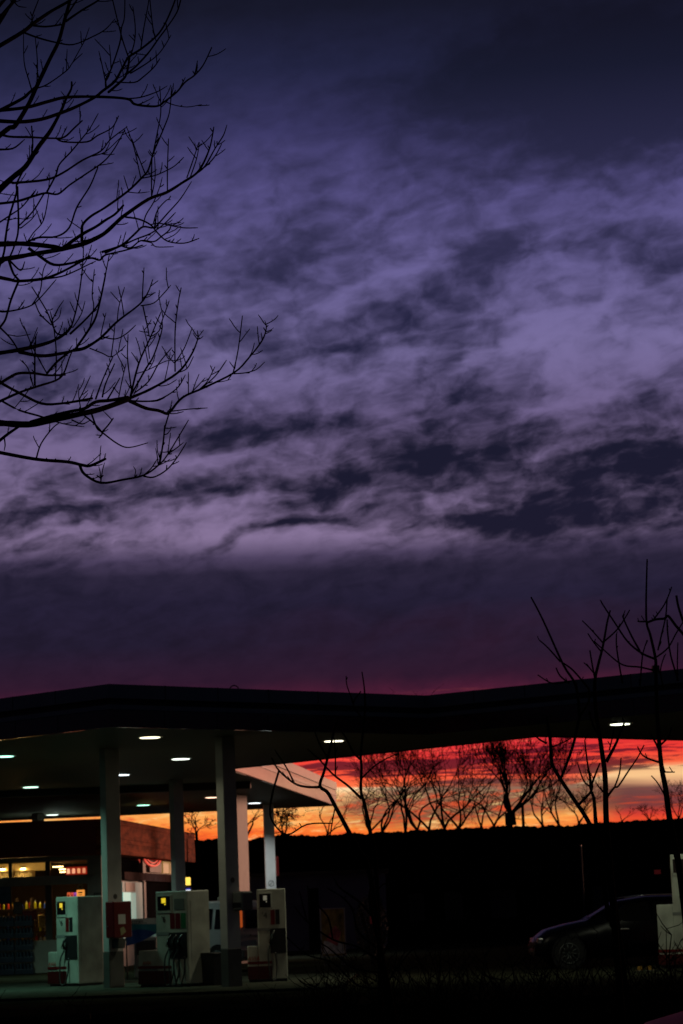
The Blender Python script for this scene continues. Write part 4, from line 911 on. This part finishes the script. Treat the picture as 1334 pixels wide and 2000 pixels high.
# saplings between the camera and the canopy
SAP = [
 ('tangled low bush of dark twigs in front of the pale garage', 23, (700,1760), [
  ([(770,1990),(745,1860),(728,1790),(722,1745),(735,1700)],9,2),([(728,1790),(700,1760),(665,1735),(655,1720)],4,1.6),([(735,1850),(700,1820),(690,1780),(672,1755),(640,1735)],4,1.3),([(745,1880),(700,1850),(650,1835),(600,1800),(575,1770)],3.4,1.2),
  ([(724,1760),(745,1730),(765,1722)],2.4,1.2),([(650,1835),(640,1790),(612,1760),(600,1730)],2.4,1.2),([(750,1900),(690,1890),(640,1850),(615,1840)],2.6,1.2),([(745,1870),(775,1810),(790,1770)],3,1.3),([(760,1930),(700,1925),(650,1880),(600,1865),(560,1830)],3,1.2),
  ([(755,1920),(800,1860),(830,1840)],2.6,1.2),([(600,1800),(592,1770),(585,1740)],1.8,1.1)]),
 ('nearest leaning sapling in front of the orange end of the canopy', 24, (700,1760), [
  ([(760,1990),(725,1720),(700,1660),(680,1622),(655,1575),(640,1548),(625,1535),(632,1510),(640,1480),(652,1430)],9,3),([(625,1537),(600,1537),(575,1530),(545,1505),(530,1480)],4,1.6),([(575,1530),(560,1500),(540,1470)],2.4,1.2),
  ([(655,1575),(650,1600),(640,1660)],2,1.2),([(640,1480),(625,1455),(615,1430)],2.4,1.3),([(545,1505),(530,1560),(530,1600),(560,1630),(600,1610),(650,1608)],3,1.5),([(652,1430),(662,1400)],3,1.4)]),
 ('slim upright sapling whose tip pokes over the middle of the canopy', 25, (730,1700), [
  ([(745,1990),(735,1700),(722,1620),(712,1570),(705,1545),(706,1500),(705,1470),(712,1400),(712,1350),(707,1312)],7.5,1.3),([(706,1560),(680,1535),(650,1512),(625,1485),(600,1462)],4,1.4),
  ([(705,1484),(690,1470),(675,1440),(660,1420)],3,1.4),([(705,1350),(690,1375),(705,1400)],1.4,2),([(690,1372),(678,1340),(676,1320)],1.4,1),([(706,1520),(740,1490),(780,1470)],2.4,1),([(655,1515),(655,1470),(652,1440)],2,1.2)]),
 ('sapling with a long straight shoot leaning left over the canopy edge', 23, (1190,1800), [
  ([(1230,1990),(1190,1700),(1152,1610),(1120,1560),(1095,1522),(1078,1490),(1075,1450),(1068,1400)],8,4),([(1132,1400),(1125,1340),(1100,1298),(1060,1210),(1037,1166)],4.5,1.8),([(1095,1522),(1118,1460),(1132,1400)],4,4),([(1095,1293),(1070,1265),(1053,1250)],2.4,1.3),
  ([(1115,1330),(1080,1335),(1050,1318)],2,1.2),([(1112,1335),(1094,1320),(1086,1304)],2.4,1.6),([(1150,1345),(1120,1310),(1100,1295)],2.5,2),([(1132,1400),(1150,1370),(1150,1345)],3,2.4),([(1068,1452),(1052,1443),(1040,1430)],3,1.4),([(1130,1572),(1154,1546),(1156,1530)],4,3),
  ([(1075,1460),(1100,1450),(1115,1442)],2,1.1)]),
 ('forked sapling standing left of the rightmost soffit lamp', 22, (1190,1800), [
  ([(1215,1990),(1192,1700),(1184,1600),(1182,1520),(1176,1470),(1170,1430),(1163,1380),(1162,1330),(1168,1300),(1178,1260),(1186,1215),(1192,1192)],11,1.8),([(1178,1256),(1155,1230),(1137,1212)],2,1.2),([(1176,1275),(1160,1255),(1148,1237)],2,1.3),
  ([(1180,1253),(1205,1230),(1222,1205),(1230,1191)],2.2,1.2),([(1162,1325),(1157,1300),(1152,1270)],2.6,1.6),([(1160,1315),(1150,1303),(1140,1294)],1.8,1.2),([(1184,1488),(1195,1468),(1205,1448),(1220,1410)],6,2.4),([(1190,1465),(1195,1445),(1200,1420)],2,1.2),
  ([(1187,1555),(1200,1538),(1208,1535),(1228,1505),(1245,1480),(1258,1455)],3.4,1.3),([(1200,1538),(1210,1510),(1213,1480)],2.4,1.4),([(1172,1440),(1160,1420),(1150,1390)],4,2),([(1182,1550),(1172,1540),(1165,1530)],2.4,1.2),([(1163,1600),(1160,1560),(1154,1540),(1162,1515),(1172,1490)],6,1.8),
  ([(1154,1540),(1152,1515),(1148,1495),(1142,1446)],5,1.4),([(1154,1537),(1140,1525),(1128,1490)],3,1.2),([(1163,1600),(1175,1700),(1190,1800)],6,7)]),
 ('tall sapling with the highest tip at the right edge', 22, (1330,1800), [
  ([(1360,1990),(1330,1720),(1308,1600),(1300,1540),(1294,1510),(1290,1480),(1286,1430),(1283,1380),(1281,1310),(1280,1285),(1270,1240),(1263,1216),(1262,1170),(1264,1092)],11,1.8),
  ([(1262,1214),(1250,1214),(1245,1213)],2.4,1.6),([(1264,1216),(1280,1210),(1298,1208),(1305,1203),(1320,1222),(1334,1238),(1350,1260)],3,4),([(1275,1212),(1295,1185),(1305,1165),(1312,1146)],2,1.3),([(1303,1170),(1300,1205),(1292,1240),(1285,1270)],1.6,2),
  ([(1279,1287),(1252,1275),(1225,1252),(1200,1215),(1180,1185),(1173,1173)],3.2,1.5),([(1250,1272),(1235,1245),(1222,1218),(1216,1203)],2.8,1.8),([(1283,1283),(1305,1265),(1320,1238),(1334,1215)],2.2,1.4),([(1279,1310),(1250,1303),(1215,1298),(1180,1270),(1160,1252)],2.4,1.4),
  ([(1216,1335),(1208,1290),(1204,1260),(1204,1238)],2.2,1.6),([(1250,1340),(1253,1300),(1256,1275),(1264,1250)],2.2,1.3),([(1325,1330),(1310,1280),(1304,1235),(1303,1210)],2.4,1.8),([(1292,1490),(1275,1485),(1255,1475),(1245,1458)],3.4,1.4),([(1290,1470),(1280,1450),(1268,1430)],4,1.5),
  ([(1290,1455),(1305,1440),(1312,1420)],3,1.4),([(1294,1508),(1308,1508),(1318,1508)],2,1.1),([(1321,1163),(1325,1185),(1334,1212),(1345,1240)],3,3.4),([(1323,1330),(1323,1290),(1324,1255)],1.8,1.2),([(1296,1345),(1290,1310),(1298,1280)],1.8,1.2),([(1302,1560),(1285,1530),(1272,1515)],2,1.1)]),
]
for lab, D, bs, LS in SAP:
    g = at(bs[0], bs[1], D); first = LS[0][0]
    rt = at(first[0][0], first[0][1], D)
    t = thing('sapling', lab, 'sapling', (rt.x+.1, D, 0), 0, 'bare saplings in front of the forecourt'); o = Vector(t.location)
    tb = MB()
    P, rad, s_ = line_tube(tb, LS[0][0], LS[0][1], LS[0][2], D, k=5)
    tb.tube([(o.x, o.y, -.1), tuple((Vector(P[0])+Vector((o.x,o.y,0)))/2), tuple(P[0])], [rad[0]*1.3, rad[0]*1.15, rad[0]], 6)
    for pl, w0, w1 in LS[1:]: 
        bb = MB(); Db = D+random.uniform(-.25,.25); Pb, rb, sb_ = line_tube(bb, pl, w0, w1, Db)
        for k in range(len(pl)-1):
            if random.random() < .45: twig(bb, random.choice(sb_[1:]), (random.choice((-.5,.5)), -.8), random.uniform(4,14), 1.0, Db, buds=False)
        shift(bb, o).build('branch', M_twig, t)
    shift(tb, o).build('trunk', M_bark, t)

# trees between the forecourt and the hill
def grow(mb, mt, p, d, L, r, lev, rnd, spread=.5, up=.15, nseg=4, dens=1.0, wob=.20):
    pts, rad = [Vector(p)], [r]; d = d.normalized()
    for i in range(nseg):
        d = (d+Vector((rnd.gauss(0,wob), rnd.gauss(0,wob), rnd.gauss(0,wob)*.6+up*.3))).normalized()
        pts.append(pts[-1]+d*L/nseg); rad.append(r*(1-.45*(i+1)/nseg))
    (mt if lev == 0 else mb).tube(pts, rad, 6 if lev < 2 else 4, caps=False)
    if lev >= 6 or L < .12: return
    nchild = int((3.3 if lev < 3 else 2.7)*dens+rnd.random())
    for k in range(nchild):
        u = rnd.uniform(.35, 1) if k else 1.0
        i = min(nseg-1, int(u*nseg)); q = pts[i].lerp(pts[i+1], min(1, u*nseg-i)) if i < nseg else pts[-1]
        a = Vector((rnd.gauss(0,1), rnd.gauss(0,1), rnd.gauss(0,.6))).normalized()
        nd_ = (d+a*spread*(1.0 if k else .5)+Vector((0,0,up))).normalized()
        grow(mb, mt, q, nd_, L*rnd.uniform(.5,.85), max(.0085, rad[i]*(.62 if k else .8)), lev+1, rnd, spread, up, nseg, dens, wob)
FT = [(722,1623,1480,135,.9,.1,.9,'faint thin bare tree behind the slim upright sapling'), (815,1620,1450,132,1.1,.05,.85,'loose bare tree tangled between the tallest and the thin upright one'), (965,1612,1468,133,1.0,.1,.8,'bare tree close on the left of the fan shaped tree'),(1130,1609,1520,132,.9,.1,.9,'low bare tree behind the leaning sapling foot'),
 (384,1640,1590,84,.9,.10,.85,'fan branched bare tree seen between the middle and near right pillars'),
 (478,1640,1565,96,.8,.0,.5,'dark bare tree leaning right beside the pink pillar'),
 (556,1632,1535,105,1.1,-.05,1.0,'low curly branched bare tree right of the slim white pillar'),
 (640,1628,1560,120,1.0,.05,.6,'small thin bare tree right of the canopy tip'),
 (746,1624,1492,110,.7,.1,.75,'bare tree with crooked crown just right of the slim upright sapling'),
 (792,1622,1448,112,.55,.25,1.0,'tallest dense bare tree in the middle of the sunset'),
 (838,1618,1455,118,.5,.2,.9,'thin upright bare tree right of the tallest one'),
 (868,1616,1452,108,.5,.25,.8,'bare tree leaning right with forked trunk before the dark cloud'),
 (896,1616,1470,115,.8,.05,.8,'wide low bare tree with long crossing arms'),
 (940,1613,1505,130,.9,.0,.7,'small spreading bare tree left of the fan shaped tree'),
 (998,1612,1450,104,.38,.30,1.0,'fan shaped pollard tree with stout trunk'),
 (1060,1611,1480,122,.55,.2,.9,'bushy bare tree right of the fan shaped tree'),
 (1092,1611,1470,125,.6,.15,1.0,'bare tree with clustered seed heads behind the leaning sapling'),
 (1215,1603,1560,140,.8,.1,.6,'small stump like tree right of the forked sapling'),
 (1268,1600,1555,150,.8,.1,.9,'small round bare tree far behind near the right'),
 (1326,1598,1540,150,.8,.1,.9,'small bare tree at the far right edge')]
for k, (px, pyb, pyt, D, spread, up, dens, lab) in enumerate(FT):
    rnd = random.Random(100+k); b = at(px, pyb, D); top = at(px, pyt, D).z
    t = thing('bare_tree', lab, 'tree', (b.x, D, 0), 0, 'bare trees in front of the sunset')
    mt, mb = MB(), MB(); Hs = b.z; Lc = (top-Hs)
    mt.tube([(0,0,-.1),(rnd.gauss(0,.05),0,Hs*.5),(0,0,Hs)], [.15,.10,.08], 7)
    if px == 998: mt.tube([(0,0,Hs),(-.02,0,Hs+.55)], [.24,.22], 8); Hs += .5; Lc -= .5
    tl_ = rnd.gauss(0,.22); lf_ = rnd.uniform(.32,.6)
    nst = 5 if px == 998 else rnd.choice((2,3,3)); 
    for q_ in range(nst):
        lean = (q_-(nst-1)/2)*(.42 if px == 998 else .5)+rnd.gauss(0,.16)+(0 if px == 998 else tl_)
        if px == 478: lean += .5
        if px == 556: lean *= 2
        grow(mb, mt, Vector((0,0,Hs-.05)), Vector((lean, rnd.gauss(0,.3), 1)), Lc*(lf_ if px != 998 else .5), (.085 if px in (998,384,478) else .056)*(Lc/3.6)**.5, 1, rnd, spread*1.05, up*.7, 5, dens*1.05)
    mt.build('trunk', M_far, t); cr = mb.build('crown', M_far, t)
# dark shrub
def shrub(px, pyt, D, wpx, lab):
    rnd = random.Random(px); b = at(px, 1860, D); top = at(px, pyt, D).z; rw_ = wpx*D/FPX/2
    t = thing('shrub', lab, 'shrub', (b.x, D, 0)); st_, lv = MB(), MB()
    for i in range(14):
        a = rnd.uniform(0, 6.28); e = Vector((math.cos(a)*rw_*.7, math.sin(a)*rw_*.7, top*rnd.uniform(.6,.95))); st_.tube([(0,0,0), tuple(e*.5+Vector((0,0,.15))), tuple(e)], [.03,.02,.01], 4)
    for i in range(3200):
        a = Vector((rnd.gauss(0,1), rnd.gauss(0,1), rnd.gauss(0,1))).normalized()*rnd.uniform(.6,1)**.5
        c = Vector((a.x*rw_, a.y*rw_, top*.52+a.z*top*.46)); s_ = .035
        u = Vector((rnd.gauss(0,1), rnd.gauss(0,1), rnd.gauss(0,1))).normalized(); v = u.orthogonal().normalized()
        lv.add([c-u*s_, c-v*s_*.5, c+u*s_, c+v*s_*.5], [(0,1,2,3)])
    st_.build('stems', M_bark, t); lv.build('foliage', mat('dark_leaves_%d'%px,(.010,.013,.008),.8), t)
shrub(727, 1745, 68, 66, 'round dark evergreen shrub in front of the pale garage')

# undergrowth at the verge
ug = MB(); rnd = random.Random(77)
for i in range(760):
    D = rnd.uniform(22, 33); X = rnd.uniform(-1.2, 4.6) if i > 160 else rnd.uniform(-4.5, 4.6)
    h = rnd.uniform(.4, 1.12)*(1.0 if X > -.6 else .45)*(rnd.uniform(.6,1.15))
    p = Vector((X*D/27, D, 0)); d = Vector((rnd.gauss(0,.22), rnd.gauss(0,.1), 1)).normalized(); pts = [p.copy()]; 
    for k in range(5):
        p = p+d*h/5; pts.append(p.copy()); d = (d+Vector((rnd.gauss(0,.16), rnd.gauss(0,.1), -.02))).normalized()
    r = rnd.uniform(.004,.012); ug.tube(pts, [r*(1-.12*k) for k in range(6)], 4, caps=False)
    for k in range(rnd.randint(2,6)):
        j = rnd.randint(1,5); d2 = Vector((rnd.choice((-1,1))*rnd.uniform(.3,1.1), rnd.gauss(0,.3), rnd.uniform(.2,1))).normalized(); L = rnd.uniform(.08,.34)
        q0 = pts[j]; q1 = q0+d2*L*.5; q2 = q1+(d2+Vector((0,0,.4))).normalized()*L*.5
        ug.tube([q0,q1,q2], [r*.6,r*.5,r*.35], 3, caps=False)
ug.build('undergrowth', M_twig, kind='stuff')
gr = MB(); rnd = random.Random(9)
for i in range(9000):
    D = rnd.uniform(19, 37.5); X = rnd.uniform(-.17,.17)*D; h = rnd.uniform(.04,.14); a = rnd.uniform(-.05,.05)
    gr.add([(X,D,0),(X+.012,D+.004,0),(X+a,D+rnd.uniform(-.03,.03),h)], [(0,1,2)])
gr.build('verge_grass', M_grass, kind='stuff')
